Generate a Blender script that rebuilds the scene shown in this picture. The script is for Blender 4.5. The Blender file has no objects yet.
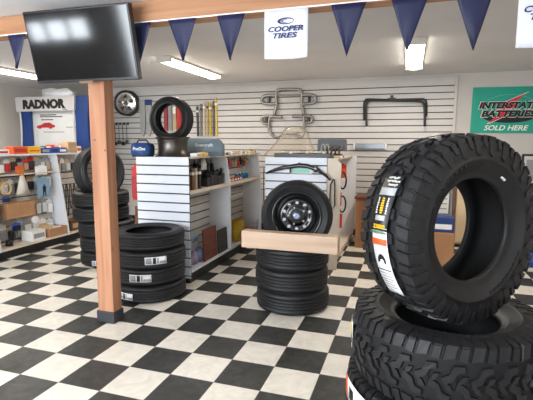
import bpy, bmesh, math, random
from mathutils import Vector, Matrix
random.seed(7)
PI = math.pi
scene = bpy.context.scene
COL = scene.collection

# ------------------------------------------------------------------ materials
def lin(c):
    o = []
    for v in c[:3]:
        v = v / 255.0
        o.append(v / 12.92 if v <= 0.04045 else ((v + 0.055) / 1.055) ** 2.4)
    return (o[0], o[1], o[2], 1.0)

MATS = {}
def mat(name, col, rough=0.5, metal=0.0, var=0.08, scale=6.0, bump=0.0, bscale=40.0,
        stretch=(1, 1, 1), emit=0.0, alpha=1.0, coat=0.0, trans=0.0, spec=0.5):
    if name in MATS: return MATS[name]
    m = bpy.data.materials.new(name); m.use_nodes = True
    nt = m.node_tree; b = nt.nodes['Principled BSDF']
    tc = nt.nodes.new('ShaderNodeTexCoord')
    mp = nt.nodes.new('ShaderNodeMapping'); mp.inputs['Scale'].default_value = stretch
    nt.links.new(tc.outputs['Object'], mp.inputs['Vector'])
    nz = nt.nodes.new('ShaderNodeTexNoise'); nz.inputs['Scale'].default_value = scale
    nz.inputs['Detail'].default_value = 4
    nt.links.new(mp.outputs['Vector'], nz.inputs['Vector'])
    rp = nt.nodes.new('ShaderNodeValToRGB')
    c = lin(col)
    rp.color_ramp.elements[0].position = 0.3; rp.color_ramp.elements[1].position = 0.7
    rp.color_ramp.elements[0].color = tuple(max(0, x * (1 - var)) for x in c[:3]) + (1,)
    rp.color_ramp.elements[1].color = tuple(min(1, x * (1 + var)) for x in c[:3]) + (1,)
    nt.links.new(nz.outputs['Fac'], rp.inputs['Fac'])
    nt.links.new(rp.outputs['Color'], b.inputs['Base Color'])
    b.inputs['Roughness'].default_value = rough
    b.inputs['Metallic'].default_value = metal
    b.inputs['Coat Weight'].default_value = coat
    b.inputs['Transmission Weight'].default_value = trans
    b.inputs['Specular IOR Level'].default_value = spec
    b.inputs['Alpha'].default_value = alpha
    if emit:
        b.inputs['Emission Color'].default_value = c
        b.inputs['Emission Strength'].default_value = emit
    if bump:
        n2 = nt.nodes.new('ShaderNodeTexNoise'); n2.inputs['Scale'].default_value = bscale
        nt.links.new(mp.outputs['Vector'], n2.inputs['Vector'])
        bp = nt.nodes.new('ShaderNodeBump'); bp.inputs['Strength'].default_value = bump
        bp.inputs['Distance'].default_value = 0.01
        nt.links.new(n2.outputs['Fac'], bp.inputs['Height'])
        nt.links.new(bp.outputs['Normal'], b.inputs['Normal'])
    MATS[name] = m
    return m

def wood(name, dark, light, axis='x', scale=3.0, rough=0.6):
    st = {'x': (0.35, 5, 5), 'y': (5, 0.35, 5), 'z': (5, 5, 0.35)}[axis]
    m = bpy.data.materials.new(name); m.use_nodes = True
    nt = m.node_tree; b = nt.nodes['Principled BSDF']
    tc = nt.nodes.new('ShaderNodeTexCoord'); mp = nt.nodes.new('ShaderNodeMapping')
    mp.inputs['Scale'].default_value = st
    nt.links.new(tc.outputs['Object'], mp.inputs['Vector'])
    nz = nt.nodes.new('ShaderNodeTexNoise'); nz.inputs['Scale'].default_value = scale
    nz.inputs['Detail'].default_value = 6; nz.inputs['Distortion'].default_value = 0.6
    nt.links.new(mp.outputs['Vector'], nz.inputs['Vector'])
    rp = nt.nodes.new('ShaderNodeValToRGB')
    rp.color_ramp.elements[0].position = 0.3; rp.color_ramp.elements[1].position = 0.68
    rp.color_ramp.elements[0].color = lin(dark); rp.color_ramp.elements[1].color = lin(light)
    nt.links.new(nz.outputs['Fac'], rp.inputs['Fac'])
    # knots
    vo = nt.nodes.new('ShaderNodeTexVoronoi'); vo.inputs['Scale'].default_value = 2.2
    mp2 = nt.nodes.new('ShaderNodeMapping')
    mp2.inputs['Scale'].default_value = {'x': (.8, 2, 2), 'y': (2, .8, 2), 'z': (2, 2, .8)}[axis]
    nt.links.new(tc.outputs['Object'], mp2.inputs['Vector'])
    nt.links.new(mp2.outputs['Vector'], vo.inputs['Vector'])
    r2 = nt.nodes.new('ShaderNodeValToRGB')
    r2.color_ramp.elements[0].position = 0.03; r2.color_ramp.elements[0].color = (0.35, 0.3, 0.27, 1)
    r2.color_ramp.elements[1].position = 0.1; r2.color_ramp.elements[1].color = (1, 1, 1, 1)
    nt.links.new(vo.outputs['Distance'], r2.inputs['Fac'])
    mx = nt.nodes.new('ShaderNodeMix'); mx.data_type = 'RGBA'; mx.blend_type = 'MULTIPLY'
    mx.inputs[0].default_value = 0.8
    nt.links.new(rp.outputs['Color'], mx.inputs[6]); nt.links.new(r2.outputs['Color'], mx.inputs[7])
    nt.links.new(mx.outputs[2], b.inputs['Base Color'])
    b.inputs['Roughness'].default_value = rough
    MATS[name] = m
    return m

def checker_mat():
    m = bpy.data.materials.new('checker_tile'); m.use_nodes = True
    nt = m.node_tree; N = nt.nodes; L = nt.links; b = N['Principled BSDF']
    T = 0.3048
    tc = N.new('ShaderNodeTexCoord'); sp = N.new('ShaderNodeSeparateXYZ')
    L.new(tc.outputs['Object'], sp.inputs[0])
    def mth(op, a, bb=None):
        n = N.new('ShaderNodeMath'); n.operation = op
        for i, v in enumerate((a, bb)):
            if v is None: continue
            if isinstance(v, (int, float)): n.inputs[i].default_value = v
            else: L.new(v, n.inputs[i])
        return n.outputs[0]
    u = mth('DIVIDE', sp.outputs[0], T); v = mth('DIVIDE', sp.outputs[1], T)
    fu = mth('FLOOR', u); fv = mth('FLOOR', v)
    par = mth('FLOORED_MODULO', mth('ADD', fu, fv), 2.0)          # 0 = black
    # seam
    gu = mth('ABSOLUTE', mth('SUBTRACT', mth('FRACT', u), 0.5)); gv = mth('ABSOLUTE', mth('SUBTRACT', mth('FRACT', v), 0.5))
    seam = mth('GREATER_THAN', mth('MAXIMUM', gu, gv), 0.494)
    # per tile tone
    cb = N.new('ShaderNodeCombineXYZ'); L.new(fu, cb.inputs[0]); L.new(fv, cb.inputs[1])
    wn = N.new('ShaderNodeTexWhiteNoise'); wn.noise_dimensions = '2D'; L.new(cb.outputs[0], wn.inputs['Vector'])
    nz = N.new('ShaderNodeTexNoise'); nz.inputs['Scale'].default_value = 9; nz.inputs['Detail'].default_value = 8
    nz.inputs['Distortion'].default_value = 1.5
    L.new(tc.outputs['Object'], nz.inputs['Vector'])
    rw = N.new('ShaderNodeValToRGB'); rw.color_ramp.elements[0].color = lin((220, 211, 197)); rw.color_ramp.elements[1].color = lin((236, 228, 214))
    rw.color_ramp.elements[0].position = .3; rw.color_ramp.elements[1].position = .65
    rk = N.new('ShaderNodeValToRGB'); rk.color_ramp.elements[0].color = lin((36, 36, 35)); rk.color_ramp.elements[1].color = lin((66, 66, 63))
    rk.color_ramp.elements[0].position = .3; rk.color_ramp.elements[1].position = .72
    L.new(nz.outputs['Fac'], rw.inputs['Fac']); L.new(nz.outputs['Fac'], rk.inputs['Fac'])
    mx = N.new('ShaderNodeMix'); mx.data_type = 'RGBA'
    L.new(par, mx.inputs[0]); L.new(rk.outputs[0], mx.inputs[6]); L.new(rw.outputs[0], mx.inputs[7])
    hs = N.new('ShaderNodeHueSaturation'); L.new(mx.outputs[2], hs.inputs['Color'])
    L.new(mth('ADD', mth('MULTIPLY', wn.outputs['Value'], 0.12), 0.93), hs.inputs['Value'])
    m2 = N.new('ShaderNodeMix'); m2.data_type = 'RGBA'
    L.new(mth('MULTIPLY', seam, 0.55), m2.inputs[0]); L.new(hs.outputs[0], m2.inputs[6]); m2.inputs[7].default_value = lin((90, 84, 76))
    L.new(m2.outputs[2], b.inputs['Base Color'])
    n3 = N.new('ShaderNodeTexNoise'); n3.inputs['Scale'].default_value = 3; n3.inputs['Detail'].default_value = 5
    L.new(tc.outputs['Object'], n3.inputs['Vector'])
    rr = N.new('ShaderNodeMapRange'); rr.inputs[3].default_value = 0.32; rr.inputs[4].default_value = 0.6
    L.new(n3.outputs['Fac'], rr.inputs[0]); L.new(rr.outputs[0], b.inputs['Roughness'])
    return m

def tread_mat():
    """rubber with sipes cut across the ribs, laid out around the wheel axis (object Z)"""
    m = bpy.data.materials.new('road_tread'); m.use_nodes = True
    nt = m.node_tree; N = nt.nodes; L = nt.links; b = N['Principled BSDF']
    tc = N.new('ShaderNodeTexCoord'); sp = N.new('ShaderNodeSeparateXYZ'); L.new(tc.outputs['Object'], sp.inputs[0])
    def mth(op, a, bb=None):
        n = N.new('ShaderNodeMath'); n.operation = op
        for i, v in enumerate((a, bb)):
            if v is None: continue
            if isinstance(v, (int, float)): n.inputs[i].default_value = v
            else: L.new(v, n.inputs[i])
        return n.outputs[0]
    ang = mth('ARCTAN2', sp.outputs[1], sp.outputs[0])
    zz = mth('ABSOLUTE', sp.outputs[2])
    ph = mth('ADD', mth('MULTIPLY', ang, 56.0), mth('MULTIPLY', zz, 110.0))
    s = mth('SINE', ph)
    st = mth('GREATER_THAN', s, -0.55)
    bp = N.new('ShaderNodeBump'); bp.inputs['Strength'].default_value = 0.7; bp.inputs['Distance'].default_value = 0.004
    L.new(st, bp.inputs['Height']); L.new(bp.outputs[0], b.inputs['Normal'])
    rp = N.new('ShaderNodeMix'); rp.data_type = 'RGBA'
    L.new(st, rp.inputs[0]); rp.inputs[6].default_value = lin((13, 13, 14)); rp.inputs[7].default_value = lin((25, 25, 28))
    L.new(rp.outputs[2], b.inputs['Base Color'])
    b.inputs['Roughness'].default_value = 0.55
    return m

RUB = mat('tire_rubber', (23, 23, 25), .5, var=.15, scale=14, bump=.1, bscale=120)
MUD = mat('mud_tread_rubber', (29, 29, 32), .45, var=.18, scale=30, bump=.12, bscale=90)
MUDB = mat('mud_tread_base', (14, 14, 15), .7, var=.15, scale=30)
TREAD = tread_mat()
WHITE = mat('white_laminate', (226, 228, 232), .4, var=.03)
GROOVE = mat('groove_shadow', (70, 68, 66), .8)
SLATW = mat('slatwall_white', (204, 199, 194), .5, var=.03)
CREAM = mat('cream_laminate', (222, 206, 188), .5, var=.05)
WALL = mat('painted_wall', (200, 194, 188), .8, var=.03, scale=2, bump=.05, bscale=60)
WALLL = mat('painted_wall_left', (196, 190, 184), .8, var=.03, scale=2, bump=.05, bscale=60)
CEIL = mat('painted_ceiling', (226, 225, 226), .85, var=.03, scale=2, bump=.05, bscale=80)
BLACKP = mat('black_plastic', (24, 24, 26), .4, var=.1)
KICK = mat('black_kick_base', (20, 20, 20), .5, var=.1)
BLKMET = mat('black_steel', (10, 10, 12), .22, .0, coat=.35)
DKMET = mat('dark_grey_steel', (88, 88, 92), .32, .8)
GRMET = mat('grey_tube_steel', (150, 144, 138), .35, .55)
CHROME = mat('chrome', (215, 215, 218), .14, 1.0)
WPLA = mat('white_paper', (238, 236, 232), .6, var=.03)
BLACKINK = mat('black_ink', (16, 16, 18), .6)
CARD = mat('corrugated_cardboard', (176, 130, 92), .8, var=.1, scale=10)
CARD2 = mat('pale_cardboard', (196, 156, 116), .8, var=.1, scale=10)
NAVY = mat('navy_fabric', (24, 28, 66), .5, var=.12, scale=5)
BLUE = mat('blue_panel', (18, 54, 116), .45, var=.08)
RED = mat('red_print', (196, 44, 40), .5, var=.1)
ORANGE = mat('orange_print', (226, 92, 40), .5, var=.12)
YEL = mat('yellow_print', (242, 190, 24), .5, var=.1)
BLUEBOX = mat('blue_print', (52, 84, 170), .5, var=.12)
GREYP = mat('grey_print', (150, 150, 150), .6, var=.15)
TAN = mat('tan_print', (190, 164, 132), .6, var=.15)
GREENP = mat('green_print', (66, 122, 90), .6, var=.15)
CLEARG = mat('clear_blister', (205, 210, 212), .2, var=.05)
DARKP = mat('dark_print', (44, 42, 44), .5, var=.2, scale=20)
BROWN = mat('brown_print', (110, 70, 44), .6, var=.15)

# ------------------------------------------------------------------ mesh building
class MB:
    """collects shapes into one bmesh and links them as one mesh object"""
    def __init__(s): s.bm = bmesh.new(); s.mi = 0; s.sm = False
    def m(s, i): s.mi = i; return s
    def _f(s, vs):
        try:
            f = s.bm.faces.new(vs); f.material_index = s.mi; f.smooth = s.sm; return f
        except ValueError: return None
    def box(s, x0, x1, y0, y1, z0, z1, bev=0.0, M=None):
        t = bmesh.new()
        bmesh.ops.create_cube(t, size=1)
        for v in t.verts:
            v.co = Vector(((x0 + x1) / 2 + v.co.x * (x1 - x0), (y0 + y1) / 2 + v.co.y * (y1 - y0), (z0 + z1) / 2 + v.co.z * (z1 - z0)))
        if bev > 0:
            bmesh.ops.bevel(t, geom=t.edges[:], offset=min(bev, .49 * min(abs(x1 - x0), abs(y1 - y0), abs(z1 - z0))), segments=2, affect='EDGES', profile=.5)
        return s._merge(t, M)
    def _merge(s, t, M=None):
        mp = {}
        for v in t.verts: mp[v] = s.bm.verts.new(M @ v.co if M else v.co)
        for f in t.faces:
            nf = s._f([mp[v] for v in f.verts])
        t.free(); return s
    def cyl(s, p0, p1, r0, r1=None, seg=16, cap=True):
        r1 = r0 if r1 is None else r1
        p0 = Vector(p0); p1 = Vector(p1); d = (p1 - p0).normalized()
        a = Vector((0, 0, 1)) if abs(d.z) < .9 else Vector((1, 0, 0))
        u = d.cross(a).normalized(); w = d.cross(u)
        A = []; B = []
        for i in range(seg):
            t = 2 * PI * i / seg; o = u * math.cos(t) + w * math.sin(t)
            A.append(s.bm.verts.new(p0 + o * r0)); B.append(s.bm.verts.new(p1 + o * r1))
        sm = s.sm; s.sm = True
        for i in range(seg):
            j = (i + 1) % seg; s._f([A[j], A[i], B[i], B[j]])
        s.sm = sm
        if cap: s._f(A); s._f(B[::-1])
        return s
    def tube(s, pts, r, seg=8, closed=False, rfun=None):
        pts = [Vector(p) for p in pts]; n = len(pts); rings = []
        up = None
        for i, p in enumerate(pts):
            a = pts[(i - 1) % n] if (closed or i > 0) else p
            b = pts[(i + 1) % n] if (closed or i < n - 1) else p
            d = (b - a).normalized()
            if up is None:
                up = Vector((0, 1, 0)) if abs(d.y) < .9 else Vector((1, 0, 0))
            u = d.cross(up).normalized(); w = u.cross(d).normalized(); up = w
            rr = rfun(i / max(1, n - 1)) if rfun else r
            rings.append([s.bm.verts.new(p + (u * math.cos(2 * PI * k / seg) + w * math.sin(2 * PI * k / seg)) * rr) for k in range(seg)])
        sm = s.sm; s.sm = True
        for i in range(n if closed else n - 1):
            A = rings[i]; B = rings[(i + 1) % n]
            for k in range(seg):
                s._f([A[k], A[(k + 1) % seg], B[(k + 1) % seg], B[k]])
        s.sm = sm
        if not closed: s._f(rings[0]); s._f(rings[-1][::-1])
        return s
    def lathe(s, prof, seg=64, closed=False, mis=None, M=None):
        """prof: (radius, z) around the Z axis; mis gives a material index per profile span"""
        rings = []
        for k in range(seg):
            t = 2 * PI * k / seg; c, sn = math.cos(t), math.sin(t)
            rings.append([s.bm.verts.new((M @ Vector((r * c, r * sn, z))) if M else (r * c, r * sn, z)) for r, z in prof])
        n = len(prof); sm = s.sm; s.sm = True
        for k in range(seg):
            A = rings[k]; B = rings[(k + 1) % seg]
            for i in range(n if closed else n - 1):
                if mis: s.mi = mis[i]
                s._f([A[i], B[i], B[(i + 1) % n], A[(i + 1) % n]])
        s.sm = sm; return s
    def prism(s, poly, fn):
        """poly: 2D points; fn(x, y, t) -> 3D, t = 0 bottom, 1 top"""
        A = [s.bm.verts.new(fn(x, y, 0)) for x, y in poly]; B = [s.bm.verts.new(fn(x, y, 1)) for x, y in poly]
        n = len(poly)
        s._f(A[::-1]); s._f(B)
        for i in range(n):
            j = (i + 1) % n; s._f([A[i], A[j], B[j], B[i]])
        return s
    def build(s, name, mats, parent=None, loc=(0, 0, 0), rot=(0, 0, 0), normals=True):
        if normals: bmesh.ops.recalc_face_normals(s.bm, faces=s.bm.faces[:])
        me = bpy.data.meshes.new(name); s.bm.to_mesh(me); s.bm.free()
        for m in (mats if isinstance(mats, (list, tuple)) else [mats]): me.materials.append(m)
        o = bpy.data.objects.new(name, me); COL.objects.link(o)
        o.location = loc; o.rotation_euler = rot
        if parent: o.parent = parent
        return o

def tag(o, label=None, cat=None, group=None, kind=None):
    if label: o['label'] = label
    if cat: o['category'] = cat
    if group: o['group'] = group
    if kind: o['kind'] = kind
    return o

def thing(name, label, cat, loc=(0, 0, 0), rotz=0, group=None):
    o = bpy.data.objects.new(name, None); COL.objects.link(o)
    o.empty_display_size = .05
    o.location = loc; o.rotation_euler = (0, 0, rotz)
    return tag(o, label, cat, group)

def dup(root, loc=None, rot=None, label=None, group=None):
    kids = [c for c in COL.objects if c.parent == root]
    def cp(o, par):
        c = o.copy(); COL.objects.link(c)
        if par: c.parent = par
        for ch in [k for k in list(COL.objects) if k.parent == o]: cp(ch, c)
        return c
    r = cp(root, None)
    if loc is not None: r.location = loc
    if rot is not None: r.rotation_euler = rot
    if label: r['label'] = label
    if group: r['group'] = group
    return r

def struct(name, mb, m, loc=(0, 0, 0)):
    return tag(mb.build(name, m, loc=loc), kind='structure')

def text(name, s, m, parent, center, w, h, shear=0.0, bold=0.0, ext=0.002, face='-y', bend=None, label=None, spacing=1.0):
    """flat lettering as a mesh of its own, w by h metres, reading upright on a face"""
    cu = bpy.data.curves.new(name, 'FONT'); cu.body = s; cu.align_x = 'CENTER'; cu.align_y = 'CENTER'
    cu.shear = shear; cu.offset = bold; cu.extrude = 0.02; cu.resolution_u = 3; cu.space_character = spacing
    t = bpy.data.objects.new('lettering_source', cu); COL.objects.link(t)
    bpy.context.view_layer.update()
    me = bpy.data.meshes.new_from_object(t.evaluated_get(bpy.context.evaluated_depsgraph_get()))
    bpy.data.objects.remove(t); bpy.data.curves.remove(cu)
    xs = [v.co.x for v in me.vertices]; ys = [v.co.y for v in me.vertices]
    cx, cy = (max(xs) + min(xs)) / 2, (max(ys) + min(ys)) / 2
    sx, sy = w / (max(xs) - min(xs)), h / (max(ys) - min(ys))
    for v in me.vertices:
        x, y, z = (v.co.x - cx) * sx, (v.co.y - cy) * sy, (v.co.z / .02) * ext
        if bend: v.co = bend(x, y, z)
        elif face == '-y': v.co = Vector((x, -z, y))
        elif face == '+x': v.co = Vector((z, x, y))
        elif face == '+z': v.co = Vector((x, y, z))
    me.name = name
    me.materials.clear(); me.materials.append(m)
    o = bpy.data.objects.new(name, me); COL.objects.link(o)
    o.location = center
    if parent: o.parent = parent
    if label: o['label'] = label
    return o

def rrect(w, h, r, n=5, x=0, y=0):
    pts = []
    for cx, cy, a0 in ((w / 2 - r, h / 2 - r, 0), (-w / 2 + r, h / 2 - r, PI / 2), (-w / 2 + r, -h / 2 + r, PI), (w / 2 - r, -h / 2 + r, 1.5 * PI)):
        for k in range(n + 1):
            a = a0 + PI / 2 * k / n; pts.append((x + cx + r * math.cos(a), y + cy + r * math.sin(a)))
    return pts

# ------------------------------------------------------------------ camera
cam = bpy.data.cameras.new('camera'); co = bpy.data.objects.new('camera', cam); COL.objects.link(co)
FPX = 437.87; cam.sensor_width = 36; cam.lens = FPX / 533 * 36; cam.clip_start = .05
yaw, pitch, roll = 0.314669, 0.128574, 0.003264
f = Vector((-math.sin(yaw) * math.cos(pitch), math.cos(yaw) * math.cos(pitch), -math.sin(pitch)))
r0 = Vector((math.cos(yaw), math.sin(yaw), 0)); u0 = r0.cross(f)
rr_ = r0 * math.cos(roll) + u0 * math.sin(roll); uu_ = -r0 * math.sin(roll) + u0 * math.cos(roll)
Mx = Matrix((rr_, uu_, -f)).transposed().to_4x4(); Mx.translation = (2.0178, -2.6397, 1.4779)
co.matrix_world = Mx
scene.camera = co

# ------------------------------------------------------------------ room shell
XL, XR, YF, YB, H = -4.85, 4.9, -3.6, 4.48, 2.5
struct('floor', MB().box(XL - .1, XR + .1, YF - .1, YB + .1, -.1, 0), checker_mat())
struct('ceiling', MB().box(XL - .1, XR + .1, YF - .1, YB + .1, H, H + .1), CEIL)
struct('wall_back', MB().box(XL - .1, XR + .1, YB, YB + .1, 0, H), WALL)
struct('wall_left', MB().box(XL - .1, XL, YF, YB, 0, H), WALLL)
struct('wall_right', MB().box(XR, XR + .1, YF, YB, 0, H), WALL)
# front wall (behind the camera) with shop windows, plus two slits added to streak the television
wins = [(-4.2, -4.13, .8, 1.5), (-3.95, -2.7, 1.55, 1.95), (-2.55, -2.47, .3, 1.2), (-2.2, 1.0, .75, 2.2), (2.0, 4.4, .75, 2.2)]
mb = MB()
xs = [XL - .1] + [v for w in wins for v in (w[0], w[1])] + [XR + .1]
for i in range(0, len(xs), 2): mb.box(xs[i], xs[i + 1], YF - .1, YF, 0, H)
for x0, x1, z0, z1 in wins:
    mb.box(x0, x1, YF - .1, YF, 0, z0); mb.box(x0, x1, YF - .1, YF, z1, H)
struct('wall_front', mb, WALL)
ALU = mat('window_aluminium', (150, 150, 150), .4, .6)
for i, (x0, x1, z0, z1) in enumerate(wins):
    mb = MB()
    fw = min(.05, (x1 - x0) * .12)
    for a, b in ((x0, x0 + fw), (x1 - fw, x1)): mb.box(a, b, YF - .08, YF - .02, z0, z1)
    for a, b in ((z0, z0 + .05), (z1 - .05, z1)): mb.box(x0 + fw, x1 - fw, YF - .08, YF - .02, a, b)
    n = 1 if x1 - x0 < .3 else 3
    for k in range(1, n):
        xx = x0 + (x1 - x0) * k / n; mb.box(xx - .025, xx + .025, YF - .08, YF - .02, z0 + .05, z1 - .05)
    struct('window_%d' % (i + 1), mb, ALU)
struct('baseboard_back', MB().box(XL, XR, YB - .012, YB, 0, .1, .004), KICK)
struct('baseboard_left', MB().box(XL, XL + .012, YF, YB - .012, 0, .1, .004), KICK)

# ceiling beam and its post
WD_Z = wood('fir_post_wood', (152, 98, 68), (192, 140, 106), 'z', 2.5)
WD_X = wood('fir_beam_wood', (156, 104, 70), (194, 146, 108), 'x', 2.5)
tag(MB().box(XL + .01, XR - .01, .245, .385, 2.345, 2.497, .006).build('trim_1', WD_X), kind='structure')
t = thing('wooden_post', 'square rough wooden post holding up the ceiling beam under the television', 'post', (-.313, .32, 0))
mb = MB(); mb.box(-.075, .075, -.072, .040, 0.0, 2.344, .006)
mb.build('shaft', WD_Z, t)
mb = MB(); mb.box(-.087, .085, -.082, .050, 0, .1, .008); mb.build('base_wrap', mat('rubber_cove', (52, 52, 58), .6), t); 
for bx_, bz_ in ((.06, 1.42), (-.03, 1.5)):
    mb = MB(); mb.cyl((bx_, -.0715, bz_), (bx_, -.078, bz_), .006, seg=8); mb.build('bolt', DKMET, t)

# ------------------------------------------------------------------ slatwall on the back wall
def slats(mb, x0, x1, z0, z1, y_face, pitch=.0965, groove=.014, depth=.012, thick=.02, cut=None):
    """panel facing -y: boards with dark grooves between them (material 0 board, 1 groove)"""
    mb.m(1).box(x0, x1, y_face + depth, y_face + thick, z0, z1)
    z = z1
    mb.m(0)
    while z > z0 + .003:
        zb = max(z0, z - pitch + groove)
        a, b = (cut(z, zb) if cut else (0, 0))
        mb.box(x0 + a, x1 - b, y_face, y_face + depth, zb, z, .002)
        z -= pitch
t = thing('slatwall', 'white slatwall panelling covering the upper back wall of the shop', 'wall panel', (0, YB, 0))
mb = MB(); slats(mb, -4.2, 2.6, .66, 2.42, -.022); mb.build('slat_panel', [SLATW, GROOVE], t)
mb = MB(); mb.box(2.6, 2.64, -.028, -.001, .66, 2.45, .003); mb.box(-4.2, 2.6, -.028, -.001, 2.42, 2.45, .003); mb.build('edge_trim', SLATW, t)

# ------------------------------------------------------------------ ceiling lights
TUBE = mat('lit_diffuser', (255, 246, 228), .5, var=.0, emit=13)
def ceiling_light(x, y0, y1, label, power):  # wraparound strip fixture
    yc = (y0 + y1) / 2; L = (y1 - y0) / 2
    t = thing('ceiling_light', label, 'ceiling light', (x, yc, H), 0, None)
    mb = MB(); mb.box(-.10, .10, -L, L, -.03, -.001, .004); mb.box(-.105, .105, -L - .03, -L, -.07, -.001, .004); mb.box(-.105, .105, L, L + .03, -.07, -.001, .004)
    mb.build('housing', mat('light_housing', (205, 200, 190), .5), t)
    mb = MB(); mb.sm = True
    mb.prism([(-.095, -.03)] + [(.095 * -math.cos(PI * k / 8), -.03 - .042 * math.sin(PI * k / 8) ** .6) for k in range(1, 8)] + [(.095, -.03)],
             lambda a, b, q: Vector((a, -L + 2 * L * q, b)))
    mb.build('diffuser', TUBE, t)
    l = bpy.data.lights.new('tube_and_fill_lamp', 'AREA'); l.shape = 'RECTANGLE'; l.size = .2; l.size_y = 2 * L; l.energy = power; l.color = (1, .93, .83)
    lo = bpy.data.objects.new('tube_and_fill_lamp', l); COL.objects.link(lo); lo.location = (x, yc, H - .1)
P_TUBE = 26
ceiling_light(-3.40, 1.45, 2.75, 'lit strip light on the ceiling at the far left above the shelf unit', P_TUBE)
ceiling_light(-.81, 2.1, 3.5, 'long lit strip light on the ceiling above the tire on its rim', P_TUBE)
ceiling_light(2.02, 2.0, 3.5, 'lit strip light on the ceiling between the pennants at right', P_TUBE)
# bare fill lamps added behind the camera, no fixtures known there
for x, y in ((-2.2, -1.6), (1.0, -2.6), (3.6, -.8)):
    l = bpy.data.lights.new('tube_and_fill_lamp', 'AREA'); l.shape = 'RECTANGLE'; l.size = .2; l.size_y = 1.4; l.energy = 12; l.color = (1, .93, .83)
    lo = bpy.data.objects.new('tube_and_fill_lamp', l); COL.objects.link(lo); lo.location = (x, y, H - .08)
# daylight through the shop windows and the added slits
for (x0, x1, z0, z1), e in zip(wins, (1.2, 26, 1.2, 250, 40)):
    l = bpy.data.lights.new('window_daylight', 'AREA'); l.shape = 'RECTANGLE'; l.size = max(.05, x1 - x0 - .1); l.size_y = z1 - z0 - .1; l.energy = e; l.color = (.86, .93, 1)
    lo = bpy.data.objects.new('window_daylight', l); COL.objects.link(lo); lo.location = ((x0 + x1) / 2, YF - .12, (z0 + z1) / 2)
    lo.rotation_euler = (PI / 2, 0, 0)
w = bpy.data.worlds.new('world'); scene.world = w; w.use_nodes = True
nt = w.node_tree; bg = nt.nodes['Background']
sky = nt.nodes.new('ShaderNodeTexSky'); sky.sky_type = 'HOSEK_WILKIE'
nt.links.new(sky.outputs[0], bg.inputs[0]); bg.inputs[1].default_value = .8

# ------------------------------------------------------------------ television
tv = thing('television', 'black flat television tilted down, mounted on the wooden post', 'television', (-.3166, .10, 2.1848))
tv.rotation_euler = (.0, 0, .039)
TW, TH, TT = .897, .516, .217
Mt = Matrix.Rotation(TT, 4, 'X')       # top edge leans towards the room
mb = MB(); mb.box(-TW / 2, TW / 2, 0, .05, -TH / 2, TH / 2, .006, Mt); mb.box(-.3, .3, .05, .075, -.2, .2, .01, Mt); mb.build('casing', mat('tv_casing', (20, 20, 22), .35), tv)
mb = MB(); mb.box(-TW / 2 + .014, TW / 2 - .014, -.003, .002, -TH / 2 + .022, TH / 2 - .014, 0, Mt)
mb.build('screen', mat('tv_screen', (10, 11, 14), .09, var=.05, spec=.6), tv)
mb = MB(); mb.box(-.06, .06, -.006, 0, -TH / 2 - .008, -TH / 2 + .008, .002, Mt); mb.build('logo_bar', mat('tv_logo', (120, 90, 60), .4), tv)
mb = MB(); mb.box(-.10, .06, .105, .140, -.16, .24, .003); mb.tube([(-.02, .06, .02), (-.02, .11, .04)], .02); mb.build('wall_bracket', BLKMET, tv)

# ------------------------------------------------------------------ pennants and banners on the beam
PY = .238
def pennant(x0, x1, zt, tip, zb, label, sway):
    mb = MB(); n = 8; W = x1 - x0; cx = (x0 + x1) / 2; tx = tip - cx; rows = 9
    g = []
    for j in range(rows):
        v = j / (rows - 1); row = []
        for i in range(n + 1):
            u = i / n - .5
            xx = u * W * (1 - v * .985) + tx * v
            row.append(mb.bm.verts.new((xx, -.012 * v * math.sin((u + .3) * 5 + sway) - .01 * v * v, -(zt - zb) * v)))
        g.append(row)
    mb.sm = True
    for j in range(rows - 1):
        for i in range(n): mb._f([g[j][i], g[j][i + 1], g[j + 1][i + 1], g[j + 1][i]])
    o = mb.build('pennant', NAVY, loc=(cx, PY, zt))
    so = o.modifiers.new('thickness', 'SOLIDIFY'); so.thickness = .002
    return tag(o, label, 'pennant', 'blue pennants along the beam')
pennant(-1.144, -0.961, 2.345, -1.065, 2.078, 'blue pennant at the far left of the beam, left of the television', 0)
pennant(-0.001, 0.2, 2.345, 0.088, 2.044, 'blue pennant half hidden behind the right edge of the television', 1)
pennant(0.34, 0.561, 2.345, 0.46, 2.06, 'blue pennant in front of the long strip light, first fully clear of the television', 2)
pennant(0.719, 0.926, 2.345, 0.821, 2.041, 'blue pennant directly left of the full white banner', 3)
pennant(1.505, 1.722, 2.345, 1.613, 2.023, 'blue pennant directly right of the full white banner', 4)
pennant(1.87, 2.083, 2.345, 1.975, 2.031, 'blue pennant overlapping the lit strip light at right', 5)
pennant(2.227, 2.434, 2.345, 2.341, 2.016, 'blue pennant above the upright mud tire, left of the cut-off banner', 6)
tag(MB().box(-1.3, 4.0, PY + .001, PY + .006, 2.344, 2.354).build('pennant_tape', WPLA), 'thin white tape along the bottom of the beam carrying the pennants', 'tape')
BANM = mat('banner_vinyl', (232, 234, 244), .5, var=.02)
LOGOB = mat('logo_navy', (28, 34, 96), .5)
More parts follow.
